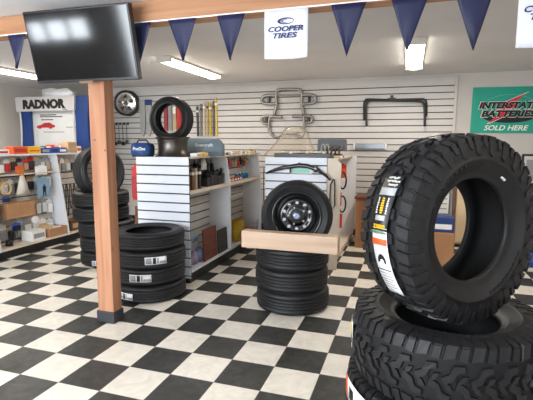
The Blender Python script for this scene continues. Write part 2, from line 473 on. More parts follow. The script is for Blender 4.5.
def banner(xc, w, zt, zb, label):
    t = thing('banner', label, 'banner', (xc, PY - .004, zt), 0, 'white banners along the beam')
    mb = MB(); g = []; n = 10; mb.sm = True
    for j in range(7):
        v = j / 6
        g.append([mb.bm.verts.new(((i / n - .5) * w * (1 - .01 * v), -.006 * v * math.sin(i / n * 6), -(zt - zb) * v + (.008 * math.sin(i / n * PI) * -v if j == 6 else 0))) for i in range(n + 1)])
    for j in range(6):
        for i in range(n): mb._f([g[j][i], g[j][i + 1], g[j + 1][i + 1], g[j + 1][i]])
    o = mb.build('cloth', BANM, t); so = o.modifiers.new('thickness', 'SOLIDIFY'); so.thickness = .002
    yy = -.012
    text('lettering', 'COOPER', LOGOB, t, (0, yy, -.124), .235, .034, shear=.25, bold=.02)
    text('lettering', 'TIRES', LOGOB, t, (-.004, yy, -.166), .165, .034, shear=.25, bold=.02)
    mb = MB(); mb.sm = False
    N = 32; A = []; B = []
    for k in range(N):
        a = 2 * PI * k / N
        A.append((math.cos(a) * .056, math.sin(a) * .021)); B.append((math.cos(a) * .044 + .008, math.sin(a) * .014 - .001))
    for k in range(N):
        q = (k + 1) % N
        mb._f([mb.bm.verts.new((x, yy - .001, -.076 + z)) for x, z in (A[k], A[q], B[q], B[k])])
    # small c-shaped swoosh inside
    for k in range(14):
        a0 = PI * .45 + k / 14 * PI * 1.1; a1 = PI * .45 + (k + 1) / 14 * PI * 1.1
        mb._f([mb.bm.verts.new((.004 + math.cos(a) * r, yy - .001, -.077 + math.sin(a) * r * .34)) for a, r in ((a0, .032), (a1, .032), (a1, .024), (a0, .024))])
    mb.build('emblem', LOGOB, t)
    return t
banner(1.212, .295, 2.344, 2.037, 'white tire-shop banner hanging whole in the middle of the beam')
banner(2.705, .295, 2.344, 2.018, 'white tire-shop banner cut off by the right edge of the photo')

# ------------------------------------------------------------------ tires
def tire_profile(R, w, r, grooves=4):
    h = w / 2; tw = h * .70
    pr = []; mi = []
    def add(a, b, m): pr.append((a, b)); mi.append(m)
    # tread from -z to +z with circumferential grooves
    gz = [(-1 + 2 * (k + 1) / (grooves + 1)) * tw for k in range(grooves)]
    add(R - .045, -h * .985, 0); add(R - .022, -h * .93, 0); add(R - .010, -h * .84, 1); add(R - .003, -tw, 1)
    for z in gz:
        g = .0045; cr = -.003 * (z / tw) ** 2
        add(R + cr, z - g, 2); add(R + cr - .009, z - g * .8, 2); add(R + cr - .009, z + g * .8, 2); add(R + cr, z + g, 1)
    add(R - .003, tw, 1); add(R - .010, h * .84, 0); add(R - .022, h * .93, 0); add(R - .045, h * .985, 0)
    # side wall with a rim line, bead, inside, other wall
    sw = R - r
    add(R - sw * .40, h * 1.0, 0); add(R - sw * .42, h * 1.012, 0); add(R - sw * .45, h * 1.012, 0); add(R - sw * .47, h * .99, 0)
    add(R - sw * .7, h * .93, 0); add(r + .018, h * .78, 0); add(r + .008, h * .79, 0); add(r, h * .72, 0); add(r + .006, h * .62, 2)
    add(R - sw * .55, h * .86, 2); add(R - .03, h * .75, 2); add(R - .022, 0, 2); add(R - .03, -h * .75, 2); add(R - sw * .55, -h * .86, 2)
    add(r + .006, -h * .62, 0); add(r, -h * .72, 0); add(r + .008, -h * .79, 0); add(r + .018, -h * .78, 0); add(R - sw * .7, -h * .93, 0)
    add(R - sw * .45, -h * 1.0, 0)
    return pr, mi
INNER = mat('tire_inner', (24, 24, 26), .6, var=.15)
def road_tire_mesh(R, w, r):
    pr, mi = tire_profile(R, w, r)
    mb = MB(); mb.lathe(pr, 88, True, mi)
    return mb
def sticker(name, R, th0, th1, z0, z1, m, parent, n=10, skew=0.0, lift=.003):
    """thin label following the curve of a tread; angles in radians about the wheel axis"""
    mb = MB(); mb.sm = True; rows = []
    for i in range(n + 1):
        q = i / n; a = th0 + (th1 - th0) * q; dz = skew * q
        row = []
        for rad in (R + lift, R + lift + .0012):
            row += [mb.bm.verts.new((rad * math.cos(a), rad * math.sin(a), z + dz)) for z in (z0, z1)]
        rows.append(row)
    for i in range(n):
        A, B = rows[i], rows[i + 1]
        mb._f([A[2], B[2], B[3], A[3]]); mb._f([A[1], B[1], B[0], A[0]]); mb._f([A[0], B[0], B[2], A[2]]); mb._f([A[3], B[3], B[1], A[1]])
    mb._f([rows[0][0], rows[0][2], rows[0][3], rows[0][1]]); mb._f([rows[-1][1], rows[-1][3], rows[-1][2], rows[-1][0]])
    return mb.build(name, m, parent)
_tire_cache = {}
def road_tire(label, loc, R=.33, w=.2, r=.215, rot=(0, 0, 0), group=None, stickers=()):
    key = (R, w, r)
    if key in _tire_cache:
        o = _tire_cache[key].copy(); COL.objects.link(o); o.location = loc; o.rotation_euler = rot
    else:
        o = road_tire_mesh(R, w, r).build('tire', [RUB, TREAD, INNER], loc=loc, rot=rot); _tire_cache[key] = o
    for k in list(o.keys()): del o[k]
    tag(o, label, 'tire', group)
    for s in stickers:
        a, span, z0, z1, skew = s[:5]
        st = sticker('sticker', R, a, a + span, z0, z1, STK, o, skew=skew)
        st['label'] = 'white paper tread sticker'
        # printed bars on the sticker
        for (q0, q1, y0, y1, mm) in ((.04, .3, .12, .88, GREYP), (.36, .5, .1, .9, BLACKINK), (.55, .62, .15, .85, GREYP), (.66, .96, .15, .45, GREYP)):
            sticker('print', R, a + span * q0, a + span * q1, z0 + (z1 - z0) * y0 + skew * q0, z0 + (z1 - z0) * y1 + skew * q0, mm, st, n=4, skew=skew * (q1 - q0), lift=.0045)
        if len(s) > 5:
            sticker('print', R, a + span * .5, a + span * .98, z0 + .005, z1 - .005, RED, st, n=4, lift=.0052)['label'] = 'red printed block'
    return o
STK = mat('sticker_paper', (228, 228, 230), .5, var=.03)

def A(px, py, cx, cy): return math.atan2(py - cy, px - cx)
cam_xy = (2.0178, -2.6397)
# middle stack: four tires right of the post
mcx, mcy = -.365, 1.0
aC = A(*cam_xy, mcx, mcy)
names = ['bottom tire of the four-tire stack beside the post, white sticker at its far left',
         'second tire from the floor in the four-tire stack beside the post',
         'third tire from the floor in the four-tire stack beside the post',
         'top tire of the four-tire stack beside the post, its open hole showing']
stk = [[(aC - 1.02, .50, -.045, .02, .0)], [(aC - .58, .60, -.035, .035, .0)], [(aC - .16, .58, -.03, .04, .0)], [(aC - 1.35, .3, -.04, .04, 0)]]
offs = [(.0, 0), (-.012, .01), (.01, -.01), (-.004, .0)]
for k in range(4):
    road_tire(names[k], (mcx + offs[k][0], mcy + offs[k][1], .0835 + k * .1645), .338, .162, .215, group='stacked tires beside the post', stickers=stk[k])
# centre stack: three tires under the plank
ccx, ccy = 1.035, 1.15
for k, nm in enumerate(('bottom', 'middle', 'top')):
    road_tire(nm + ' tire of the three-tire stack under the wooden plank', (ccx + (.008, -.006, .0)[k], ccy + (0, .004, -.004)[k], .1 + k * .196), .332, .193, .22, group='stacked tires under the plank')
# left stack behind the post
lx, ly = -1.56, 1.86
aC = A(*cam_xy, lx, ly)
for k, (dx, nm) in enumerate(((.03, 'lowest tire of the tall stack behind the post, with a red and white sticker'), (.035, 'second tire from the floor in the tall stack behind the post'),
                              (.02, 'third tire from the floor in the tall stack behind the post'), (-.055, 'fourth tire from the floor in the tall stack behind the post'), (-.045, 'fifth tire from the floor, under the tilted tire behind the post'))):
    road_tire(nm, (lx + dx, ly, .09 + k * .1785), .332, .1755, .215, group='stacked tires behind the post',
              stickers=[(aC - .62, .46, -.06, .0, 0, 1)] if k == 0 else ())
def upright_rot(nx, ny, tilt=0.0):
    """wheel axis (local z) along the horizontal direction (nx, ny), raised by tilt; local x up"""
    n = Vector((nx, ny, 0)).normalized(); n = Vector((n.x * math.cos(tilt), n.y * math.cos(tilt), math.sin(tilt)))
    up = Vector((0, 0, 1)); up = (up - n * up.dot(n)).normalized(); y = n.cross(up)
    return Matrix((up, y, n)).transposed().to_euler()
road_tire('loose tire standing tilted on top of the tall stack behind the post', (lx - .07, ly + .02, 1.125), .312, .215, .215, rot=upright_rot(.97, -.30, .10))
# second low stack hidden behind, right of the post
road_tire('tire lying on the floor behind the post, mostly hidden by the four-tire stack', (-1.18, 2.62, .107), .338, .212, .215)
road_tire('upper tire of the pair half hidden behind the post', (-1.18, 2.62, .323), .338, .212, .215)

# ---- mud terrain tires
MR, MW, Mr = .455, .337, .24
def mud_tire(label, loc, rot=(0, 0, 0), group=None):
    t = thing('mud_terrain_tire', label, 'tire', loc, 0, group); t.rotation_euler = rot
    R, w, r = MR - .017, MW * .97, Mr
    h = w / 2; sw = R - r
    pr = [(R - .03, -h * .96), (R - .006, -h * .86), (R, -h * .5), (R + .002, 0), (R, h * .5), (R - .006, h * .86), (R - .03, h * .96),
          (R - sw * .35, h * 1.0), (R - sw * .5, h * .99), (R - sw * .52, h * 1.01), (R - sw * .56, h * 1.01), (R - sw * .58, h * .975), (R - sw * .8, h * .88), (r + .022, h * .76), (r + .012, h * .78), (r, h * .71), (r + .006, h * .6),
          (R - sw * .5, h * .84), (R - .04, h * .72), (R - .03, 0), (R - .04, -h * .72), (R - sw * .5, -h * .84),
          (r + .006, -h * .6), (r, -h * .71), (r + .012, -h * .78), (r + .022, -h * .76), (R - sw * .8, -h * .88), (R - sw * .5, -h * .99), (R - sw * .35, -h * 1.0)]
    mi = [1] * 6 + [0] * 10 + [2] * 6 + [0] * 7
    mb = MB(); mb.lathe(pr, 100, True, mi); mb.mi = 0
    for sgn in (1, -1):                                   # raised sidewall lettering, part of the rubber
        for seg0, cnt in ((.3, 9), (PI + .3, 9)):
            for i in range(cnt):
                a0 = seg0 + i * .1; a1 = a0 + .07; zl = sgn * MW / 2 * .94
                mb.prism([(a0, MR - .118), (a1, MR - .118), (a1, MR - .142), (a0, MR - .142)], lambda a, rad, q: Vector((rad * math.cos(a), rad * math.sin(a), zl + sgn * (.004 if q else -.012))))
    mb.build('carcass', [RUB, MUDB, INNER], t)
    mb = MB(); Np = 26; dth = 2 * PI / Np; hw = MW / 2 * .93
    def crown(z): return MR - .016 * (abs(z) / hw) ** 2.2
    def block(poly, k, sgn, du, top=1.0):
        cu = sum(p[0] for p in poly) / len(poly); cv = sum(p[1] for p in poly) / len(poly)
        def fn(u, v, q):
            if q: u = cu + (u - cu) * .86; v = cv + (v - cv) * .9
            z = v * hw * sgn; a = (k + u + du) * dth
            rad = (crown(z) * 1.0 - (1 - top) * .01) if q else MR - .03
            return Vector((rad * math.cos(a), rad * math.sin(a), z))
        mb.prism(poly, fn)
    c1 = [(.02, -.10), (.42, .06), (.56, .30), (.88, .36), (.84, .53), (.40, .50), (.24, .24), (-.06, .12)]
    c2 = [(.50, -.04), (.80, .04), (.96, .24), (.70, .22)]
    sA = [(-.04, .60), (.44, .66), (.56, 1.03), (.10, 1.03)]
    sB = [(.54, .63), (.88, .58), (.98, .96), (.66, .96)]
    for k in range(Np):
        for sgn, du in ((1, 0), (-1, .5)):
            block(c1, k, sgn, du); block(c2, k, sgn, du, .8); block(sA, k, sgn, du); block(sB, k, sgn, du, .7)
            # side biters on the shoulder
            for u0, u1, rin in ((.12, .56, .096), (.68, .96, .062)):
                pts = []
                poly = [(u0, MR - .02), (u1, MR - .02), (u1 - .05, MR - rin), (u0 + .08, MR - rin - .012)]
                def fn(u, rad, q, s=sgn, d=du, kk=k):
                    a = (kk + u + d) * dth; dep = (MR - .02 - rad) / .08
                    z = s * (MW / 2 * (.93 + .075 * min(1, dep * 1.4)) if q else MW / 2 * .86)
                    return Vector((rad * math.cos(a), rad * math.sin(a), z))
                mb.prism(poly, fn)
    mb.build('tread_blocks', MUD, t)
    return t
bx, by = 2.214, -.363
MUDG = 'mud tires in the foreground stack'
m0 = mud_tire('lowest mud-terrain tire of the foreground stack, cut off by the bottom edge of the photo', (bx - .02, by - .01, .1695), (0, 0, .1), MUDG)
m1 = dup(m0, (bx + .01, by + .0, .5075), (0, 0, .75), 'large mud-terrain tire lying on the foreground stack under the upright one')
m2 = dup(m0, (bx + .008, by - .05, 1.088), upright_rot(.70, -.714, .03), 'large mud-terrain tire standing upright at right, black and white labels on its tread')
m2.scale = (.97, .97, .94)
# labels on the upright tire
BLKLAB = mat('black_label', (22, 22, 24), .4, var=.1)
SILV = mat('silver_label', (176, 178, 182), .4, var=.05)
def cyl_bend(R, a_c, z_c, flip=1):
    # text running along the circumference or across it on the tread
    def fn(x, y, z): 
        a = a_c - y / R
        return Vector(((R + z) * math.cos(a), (R + z) * math.sin(a), z_c + x * flip))
    return fn
def vert_bend(R, a_c, z_c):
    def fn(x, y, z):
        a = a_c - x / R
        return Vector(((R + z) * math.cos(a), (R + z) * math.sin(a), z_c - y))
    return fn
LOFF = .055
LZ0, LZ1 = -.105 + LOFF, .005 + LOFF
d = math.radians
LR = MR + .001
lb = sticker('tread_label', LR, d(58), d(92), LZ0, LZ1, BLKLAB, m2, n=14, skew=-.02); lb['label'] = 'black printed tread label'
def on(name, a0, a1, z0, z1, m, lift=.0046):
    return sticker(name, LR, d(a0), d(a1), z0, z1, m, lb, n=5, lift=lift)
on('print', 66, 70.5, -.104 + LOFF, -.006 + LOFF, SILV); on('print', 82, 85, -.095 + LOFF, -.035 + LOFF, SILV)
for i, (aa, zc, ww) in enumerate(((59.3, -.05, .07), (61.5, -.045, .085), (63.7, -.04, .06))):
    mb = MB()
    for j in range(9):
        x0 = LOFF + zc - ww / 2 + ww * j / 9 + random.uniform(0, .002)
        for q0, q1 in ((0, random.uniform(.5, 1)),):
            a0 = d(aa + random.uniform(-.3, .2)); a1 = a0 + d(1.5 * q1)
            mb._f([mb.bm.verts.new(((LR + .0052) * math.cos(a), (LR + .0052) * math.sin(a), z)) for a, z in ((a0, x0), (a0, x0 + ww / 14), (a1, x0 + ww / 14), (a1, x0))])
    mb.build('print', WPLA, lb)
text('lettering', '235870', YEL, lb, (0, 0, 0), .075, .020, bold=.03, ext=.0004, bend=cyl_bend(LR + .0055, d(88.3), -.065 + LOFF), label='yellow number')
for zc, m_, ww in ((-.095, WPLA, .010), (-.066, YEL, .022), (-.034, WPLA, .012)):
    mb = MB()
    for j in range(7):
        a0 = d(72 + j * 1.35); a1 = a0 + d(.95); zc2 = zc + LOFF; k = ww * random.uniform(.6, 1)
        mb._f([mb.bm.verts.new(((LR + .0052) * math.cos(a), (LR + .0052) * math.sin(a), z)) for a, z in ((a0, zc2 - k / 2), (a0, zc2 + k / 2), (a1, zc2 + k / 2), (a1, zc2 - k / 2))])
    mb.build('print', m_, lb)
on('print', 91.0, 92, -.12 + LOFF, -.02 + LOFF, GREENP)
wl = sticker('tread_label', LR, d(94.5), d(135), LZ0 - .015, LZ1 - .03, STK, m2, n=16, skew=.025); wl['label'] = 'white paper tread label with an orange band and a tire picture'
def onw(a0, a1, z0, z1, m):
    return sticker('print', LR, d(a0), d(a1), z0 + LOFF, z1 + LOFF, m, wl, n=5, lift=.0046)
onw(100.5, 104, -.117, -.023, ORANGE); onw(96, 98, -.105, -.045, GREYP); onw(118.4, 118.9, -.108, -.02, BLACKINK)
mb = MB()
N = 16
for k in range(N):
    a0 = PI * (1.05 - k / N * 1.15); a1 = PI * (1.05 - (k + 1) / N * 1.15)
    mb._f([mb.bm.verts.new(((LR + .0052) * math.cos(d(112.5) - y / LR), (LR + .0052) * math.sin(d(112.5) - y / LR), -.066 + LOFF + x))
           for x, y in ((.027 * math.cos(a0), .036 * math.sin(a0) - .01), (.027 * math.cos(a1), .036 * math.sin(a1) - .01), (.013 * math.cos(a1), .012 * math.sin(a1) - .01), (.013 * math.cos(a0), .012 * math.sin(a0) - .01))])
mb.build('tire_picture', BLACKINK, wl)
for k in range(6):
    onw(120.5 + k * 1.9, 121 + k * 1.9, -.1, -.035 + (k % 3) * .006, GREYP)
lb.rotation_euler = (0, 0, d(-3)); lb.location = (0, 0, .012); wl.rotation_euler = (0, 0, d(-8.5)); wl.location = (0, 0, .022)
# inside sticker of the upright tire
mb = MB(); mb.box(-.004, .004, -.014, .014, -.004, .004); o = mb.build('barcode_tag', WPLA, m2); o.location = ((Mr + .045) * math.cos(-.6), (Mr + .045) * math.sin(-.6), MW / 2 * .9); o.rotation_euler = (0, 0, -.6)
# stickers on the lying tires
inv = m0.rotation_euler.z
s0 = sticker('tread_label', LR, PI + .34 - inv, PI + .86 - inv, .05, .158, STK, m0, n=12, skew=-.03, lift=.004); s0['label'] = 'white paper tread label'
sticker('print', LR, PI + .34 - inv, PI + .41 - inv, .05, .158, ORANGE, s0, n=3, skew=-.004, lift=.0055)
sticker('print', LR, PI + .47 - inv, PI + .57 - inv, .06, .12, BLACKINK, s0, n=4, skew=-.006, lift=.0055)
inv = m1.rotation_euler.z
s1 = sticker('tread_label', LR, PI + .02 - inv, PI + .24 - inv, -.07, .07, STK, m1, n=8, lift=.004); s1['label'] = 'white and yellow paper tread label'
sticker('print', LR, PI + .06 - inv, PI + .22 - inv, .0, .05, YEL, s1, n=3, lift=.0055)
sticker('print', LR, PI + .06 - inv, PI + .22 - inv, -.05, -.01, BLACKINK, s1, n=3, lift=.0055)

# ------------------------------------------------------------------ wheels
def disc_with_holes(mb, r0, r1, z, holes, hr, hole_ring, rings=14, seg=144, dish=0.0, zfun=None):
    zf = zfun or (lambda rad: z)
    grid = []
    for i in range(rings + 1):
        rad = r0 + (r1 - r0) * i / rings
        grid.append([mb.bm.verts.new((rad * math.cos(2 * PI * k / seg), rad * math.sin(2 * PI * k / seg), zf(rad))) for k in range(seg)])
    sm = mb.sm; mb.sm = True
    for i in range(rings):
        rad = r0 + (r1 - r0) * (i + .5) / rings
        for k in range(seg):
            a = 2 * PI * (k + .5) / seg; x, y = rad * math.cos(a), rad * math.sin(a); skip = False
            for q in range(holes):
                b = 2 * PI * q / holes
                if math.hypot(x - hole_ring * math.cos(b), y - hole_ring * math.sin(b)) < hr: skip = True; break
            if not skip: mb._f([grid[i][k], grid[i][(k + 1) % seg], grid[i + 1][(k + 1) % seg], grid[i + 1][k]])
    mb.sm = sm
def barrel(R, w, dr=1.0):
    h = w / 2
    return [(R + .012, -h), (R + .016, -h + .006), (R + .002, -h + .012), (R - .004, -h + .03), (R - .045 * dr, -h * .45), (R - .048 * dr, h * .2), (R - .012, h - .035), (R - .004, h - .014), (R + .014, h - .008), (R + .012, h),
            (R + .004, h), (R - .012, h - .016), (R - .02, h - .036), (R - .055 * dr - .004, h * .2), (R - .052 * dr - .004, -h * .45), (R - .014, -h + .03), (R - .006, -h + .006)]
# spare wheel on the centre stack, behind the plank
sp = thing('spare_wheel', 'mounted tire on a glossy black steel wheel standing upright on the centre stack', 'wheel', (1.08, 1.13, .84))
sp.rotation_euler = upright_rot(.18, -.985, .06)
mb = road_tire_mesh(.318, .2, .205); mb.build('tire', [RUB, TREAD, INNER], sp)
mb = MB(); mb.lathe(barrel(.205, .19), 72, True)
disc_with_holes(mb, .03, .165, .03, 10, .0135, .118, rings=18, zfun=lambda q: .045 if q < .07 else (.045 - (q - .07) * .5 if q < .1 else (.03 + .018 * math.sin((q - .1) / .065 * PI))))
mb.build('rim', BLKMET, sp)
mb = MB(); mb.cyl((0, 0, .03), (0, 0, .075), .046, .04, 24); mb.cyl((0, 0, .075), (0, 0, .08), .04, .022, 24); mb.build('hub_cap', mat('hub_cap_steel', (150, 160, 178), .25, .7), sp)
for q in range(5):
    a = 2 * PI * q / 5 + .3
    mb = MB(); mb.cyl((0, 0, .04), (0, 0, .062), .012, .010, 6); o = mb.build('lug_nut', CHROME, sp, loc=(.075 * math.cos(a), .075 * math.sin(a), 0))
for q in range(10):  # bright spots of light at the holes, painted as pale rings
    a = 2 * PI * q / 10
    mb = MB(); mb.lathe([(.0138, .0405), (.0152, .045), (.0168, .0405)], 16); o = mb.build('hole_ring', mat('hole_glint', (168, 164, 158), .3, .6), sp, loc=(.118 * math.cos(a), .118 * math.sin(a), .0)); o['label'] = 'bright ring around a wheel hole'

# plank in front of the spare wheel
tag(MB().box(.672, 1.50, .80, .90, .590, .735, .005).build('wooden_plank', wood('pale_plank', (186, 154, 128), (208, 180, 156), 'x', 2.0)),
    'pale wooden plank lying on the three-tire stack in front of the black wheel', 'plank')

# ------------------------------------------------------------------ gondolas
def end_panel(mb, w, h, y_face, thick, r=.05):
    """slatted end panel facing -y with two rounded top corners, centred on x = 0"""
    def cut(z, zb):
        dz = max(0, r - (h - (z + zb) / 2)) if h - z < r else 0
        q = r - math.sqrt(max(0, r * r - dz * dz)) if dz > 0 else 0
        return q, q
    slats(mb, -w / 2, w / 2, .06, h, y_face, thick=thick, cut=cut)
SPEAR = []
# left-centre gondola (tire on a rim on its top)
g1 = thing('display_gondola', 'white slatted gondola in the middle of the shop with a small tire standing on it', 'display shelf', (-.43, 1.36, 0))
mb = MB(); mb.m(0); end_panel(mb, .62, 1.335, 0, .022, .05); mb.build('end_panel', [mat('slat_white_bright', (226, 229, 236), .4, var=.02), GROOVE], g1)
for y0, y1 in ((.03, 1.10), (1.125, 2.29)):
    mb = MB()
    M90 = Matrix.Rotation(PI / 2, 4, 'Z')
    b2 = MB(); slats(b2, y0, y1, .13, 1.31, -.022, thick=.02)        # facing -y, turned to face +x
    for v in b2.bm.verts: v.co = Vector((-v.co.y - .0, v.co.x, v.co.z))
    b2.build('back_panel', [SLATW, GROOVE], g1)
for y in (1.10, 2.29):
    mb = MB()
    mb.prism([(-.29, .12), (.31, .12), (.305, .95), (.25, 1.33), (-.25, 1.33), (-.29, .95)], lambda a, b, q: Vector((a, y + .022 * q, b)))
    mb.build('divider', WHITE, g1)
for y0, y1 in ((.03, 1.098), (1.124, 2.288)):
    mb = MB(); mb.box(.024, .29, y0, y1, .955, .978, .004); mb.box(.285, .296, y0, y1, .945, .985, .002); mb.build('shelf', CREAM, g1)
mb = MB(); mb.box(-.29, .295, .024, 2.312, .105, .13, .003); mb.build('deck', WHITE, g1)
mb = MB(); mb.box(-.285, .288, .024, 2.312, 0, .104); mb.build('kick_base', KICK, g1)
mb = MB(); mb.box(-.3, .3, .024, 2.312, 1.316, 1.3315, .003); mb.build('top_shelf', CREAM, g1)

# right gondola (behind the spare wheel)
g2 = thing('display_gondola', 'cream gondola behind the black spare wheel with a white slatted end', 'display shelf', (.82, 2.37, 0))
mb = MB(); mb.prism([(-.44, .0), (.43, .0), (.45, .3), (.46, 1.24), (.40, 1.31), (-.40, 1.31), (-.44, 1.26)], lambda a, b, q: Vector((a, .03 * q, b))); mb.build('end_frame', CREAM, g2)
mb = MB(); end_panel(mb, .745, 1.315, 0, .022, .05)
mb.build('end_panel', [mat('slat_white_bright', (226, 229, 236), .4), GROOVE], g2, loc=(-.072, -.0225, 0))
mb = MB(); mb.prism([(-.40, 0), (.40, 0), (.44, .3), (.44, 1.3), (-.4, 1.3)], lambda a, b, q: Vector((a, 1.68 + .025 * q, b))); mb.build('divider', WHITE, g2)
mb = MB(); mb.box(-.02, .02, .03, 1.68, .1, 1.28); mb.build('back_panel', SLATW, g2)
mb = MB(); mb.box(-.40, .40, .031, 1.679, .07, .12, .003); mb.build('deck', CREAM, g2)
mb = MB(); mb.box(-.37, .37, .031, 1.679, 0, .069); mb.build('kick_base', CREAM, g2)
mb = MB(); mb.box(-.38, .38, .031, 1.679, 1.28, 1.30, .003); mb.build('top_shelf', CREAM, g2)

# left wall shelf unit
gl = thing('display_gondola', 'low white shelf unit along the left side crowded with hanging packages', 'display shelf', (-2.82, 1.43, 0))
def facing_x(mbx):
    for v in mbx.bm.verts: v.co = Vector((-v.co.y, v.co.x, v.co.z))
    return mbx
PEG = mat('pegboard_beige', (196, 186, 174), .7, var=.08, scale=20)
for y in (0.0, 1.17, 1.72):
    mb = MB(); mb.prism([(-.32, .1), (.0, .1), (-.02, .3), (-.16, 1.30), (-.32, 1.33)], lambda a, b, q: Vector((a, y + .025 * q, b))); mb.build('divider', WHITE, gl)
for y0, y1 in ((.025, 1.17), (1.195, 1.72)):
    b2 = MB(); slats(b2, y0, y1, .13, 1.30, .30, pitch=.0965, thick=.02); facing_x(b2).build('back_panel', [PEG, GROOVE], gl)
    mb = MB(); mb.box(-.3, -.005, y0, y1, .10, .128, .003); mb.build('deck', CREAM, gl)
mb = MB(); mb.box(-.34, -.13, -.0, 1.745, 1.301, 1.326, .004); mb.build('top_shelf', WHITE, gl)
mb = MB(); mb.box(-.3, -.012, 0, 1.745, 0, .098); mb.build('kick_base', KICK, gl)
mb = MB(); mb.box(-.30, -.14, .026, 1.169, 1.045, 1.06, .002); mb.build('shelf', CREAM, gl)

# ------------------------------------------------------------------ small goods
def hang_card(name, label, cat, loc, w, h, m_card, m_item, rotz=0, group=None, header=None, depth=.03):
    """hang-tab card with a hole notch and a blister, facing -y; loc = its bottom centre"""
    mb = MB(); mb.m(0)
    tab = h * .1
    poly = [(-w / 2, 0), (w / 2, 0), (w / 2, h - tab), (w * .2, h - tab), (w * .15, h), (-w * .15, h), (-w * .2, h - tab), (-w / 2, h - tab)]
    mb.prism(poly, lambda a, b, q: Vector((a, .003 - .004 * q, b)))
    mb.m(1)
    hh = h * .58
    mb.box(-w * .40, w * .40, -depth, -.001, h * .06, h * .06 + hh, min(w, depth) * .3)
    if header: mb.m(2); mb.box(-w * .46, w * .46, -.004, -.001, h * .68, h * .86)
    o = mb.build(name, [m_card, m_item] + ([header] if header else []), loc=loc, rot=(0, 0, rotz))
    return tag(o, label, cat, group)
def carton(name, label, cat, loc, w, dp, h, m, band=None, rotz=0, group=None, top=None, stripe=(.25, .7)):
    """closed carton centred on loc, base at loc.z, with a flap seam, tape and a printed band on its front"""
    mb = MB(); mb.m(0).box(-w / 2, w / 2, -dp / 2, dp / 2, 0, h, min(w, dp, h) * .04)
    mb.m(1).box(-w / 2 - .0008, w / 2 + .0008, -dp * .05, dp * .05, h - .001, h + .0012)
    if band: mb.m(2).box(-w * .40, w * .40, -dp / 2 - .0015, -dp / 2 + .001, h * stripe[0], h * stripe[1])
    o = mb.build(name, [m, top or CARD2] + ([band] if band else []), loc=loc, rot=(0, 0, rotz))
    return tag(o, label, cat, group)
ORD = ['first', 'second', 'third', 'fourth', 'fifth', 'sixth', 'seventh', 'eighth', 'ninth', 'tenth', 'eleventh', 'twelfth', 'thirteenth', 'fourteenth', 'fifteenth']
R90 = PI / 2

# left unit, top row: bright boxes
X0 = -3.03
carton('product_box', 'red and orange product box on top of the left shelf unit', 'box', (X0, 1.97, 1.326), .23, .14, .10, ORANGE, RED, R90)
carton('product_box', 'yellow product box on top of the left shelf unit', 'box', (X0, 2.20, 1.326), .215, .14, .10, YEL, ORANGE, R90, top=YEL, stripe=(.3, .5))
for k in range(3):
    carton('product_box', 'blue product box on top of the left shelf unit, %s after the yellow one' % ORD[k], 'box', (X0, 2.405 + k * .165, 1.326), .15, .13, .080, BLUEBOX, (GREYP, BLUE, WPLA)[k], R90, 'blue boxes on the left shelf unit', top=BLUEBOX)
carton('product_box', 'low white and red box at the near end on top of the left shelf unit', 'box', (X0, 1.70, 1.326), .20, .12, .06, WPLA, RED, R90, top=WPLA)
carton('product_box', 'tall brown box behind the blue boxes on top of the left shelf unit', 'box', (X0 + .0, 2.92, 1.326), .17, .15, .16, CARD2, TAN, R90)
carton('product_box', 'small cream carton next to the tall brown box on the left shelf unit', 'box', (X0, 3.08, 1.326), .10, .12, .10, WPLA, ORANGE, R90)

# left unit, hanging goods: rows of pegs (facing +x)
XP = -3.085
row_cols = {
 'top': [(TAN, GREYP), (WPLA, TAN), (GREYP, WPLA), (CLEARG, RED), (TAN, DARKP), (DARKP, GREYP), (RED, TAN), (RED, DARKP), (TAN, GREYP), (GREYP, CLEARG), (GREYP, TAN)],
 'middle': [(DARKP, GREYP), (CLEARG, TAN), (TAN, WPLA), (WPLA, GREYP), (GREYP, DARKP), (DARKP, BLUEBOX), (TAN, DARKP), (CLEARG, GREYP), (GREYP, TAN), (TAN, CLEARG)],
 'lower': [(GREYP, CLEARG), (TAN, GREYP), (WPLA, CLEARG), (CLEARG, TAN), (CLEARG, DARKP), (GREYP, DARKP), (CLEARG, TAN), (TAN, CLEARG), (GREYP, CLEARG), (CLEARG, WPLA)],
 'bottom': [(GREYP, TAN), (WPLA, GREYP), (TAN, DARKP), (CLEARG, GREYP), (GREYP, WPLA), (TAN, CLEARG), (WPLA, TAN), (CLEARG, WPLA)],
}
cn = {TAN.name: 'tan', GREYP.name: 'grey', WPLA.name: 'white', DARKP.name: 'dark', RED.name: 'red', CLEARG.name: 'clear', BLUEBOX.name: 'blue'}
for row, z0, hh in (('top', 1.085, .17), ('middle', .80, .21), ('lower', .44, .21), ('bottom', .17, .20)):
    cs = row_cols[row]; n = len(cs)
    for k, (a, b) in enumerate(cs):
        y = 1.50 + (k + .5) * (1.08 / n)
        hang_card('hanging_package', '%s carded package, %s peg row of left shelf unit, %s from near end' % (cn[a.name], row, ORD[k]), 'package',
                  (XP, y, z0 + random.uniform(-.015, .015)), 1.08 / n * .95, hh * random.uniform(.95, 1.25), a, b, R90, 'carded packages on the left shelf unit')
XF = -2.99
hang_card('hanging_package', 'bright orange tagged package hanging under the red box on the left shelf unit', 'package', (XF, 1.955, 1.035), .13, .14, ORANGE, mat('orange_item', (206, 116, 44), .5), R90)
hang_card('hanging_package', 'white package hanging above the blue-grey packet on the left shelf unit', 'package', (XF, 2.32, 1.02), .21, .14, WPLA, WPLA, R90)
pk = hang_card('hanging_package', 'large pale blue packet with a black figure on the left shelf unit', 'package', (XF + .03, 2.315, .70), .23, .30, mat('pale_blue_card', (128, 158, 182), .5, var=.05), mat('pale_blue_card2', (134, 162, 186), .5, var=.05), R90, depth=.014)
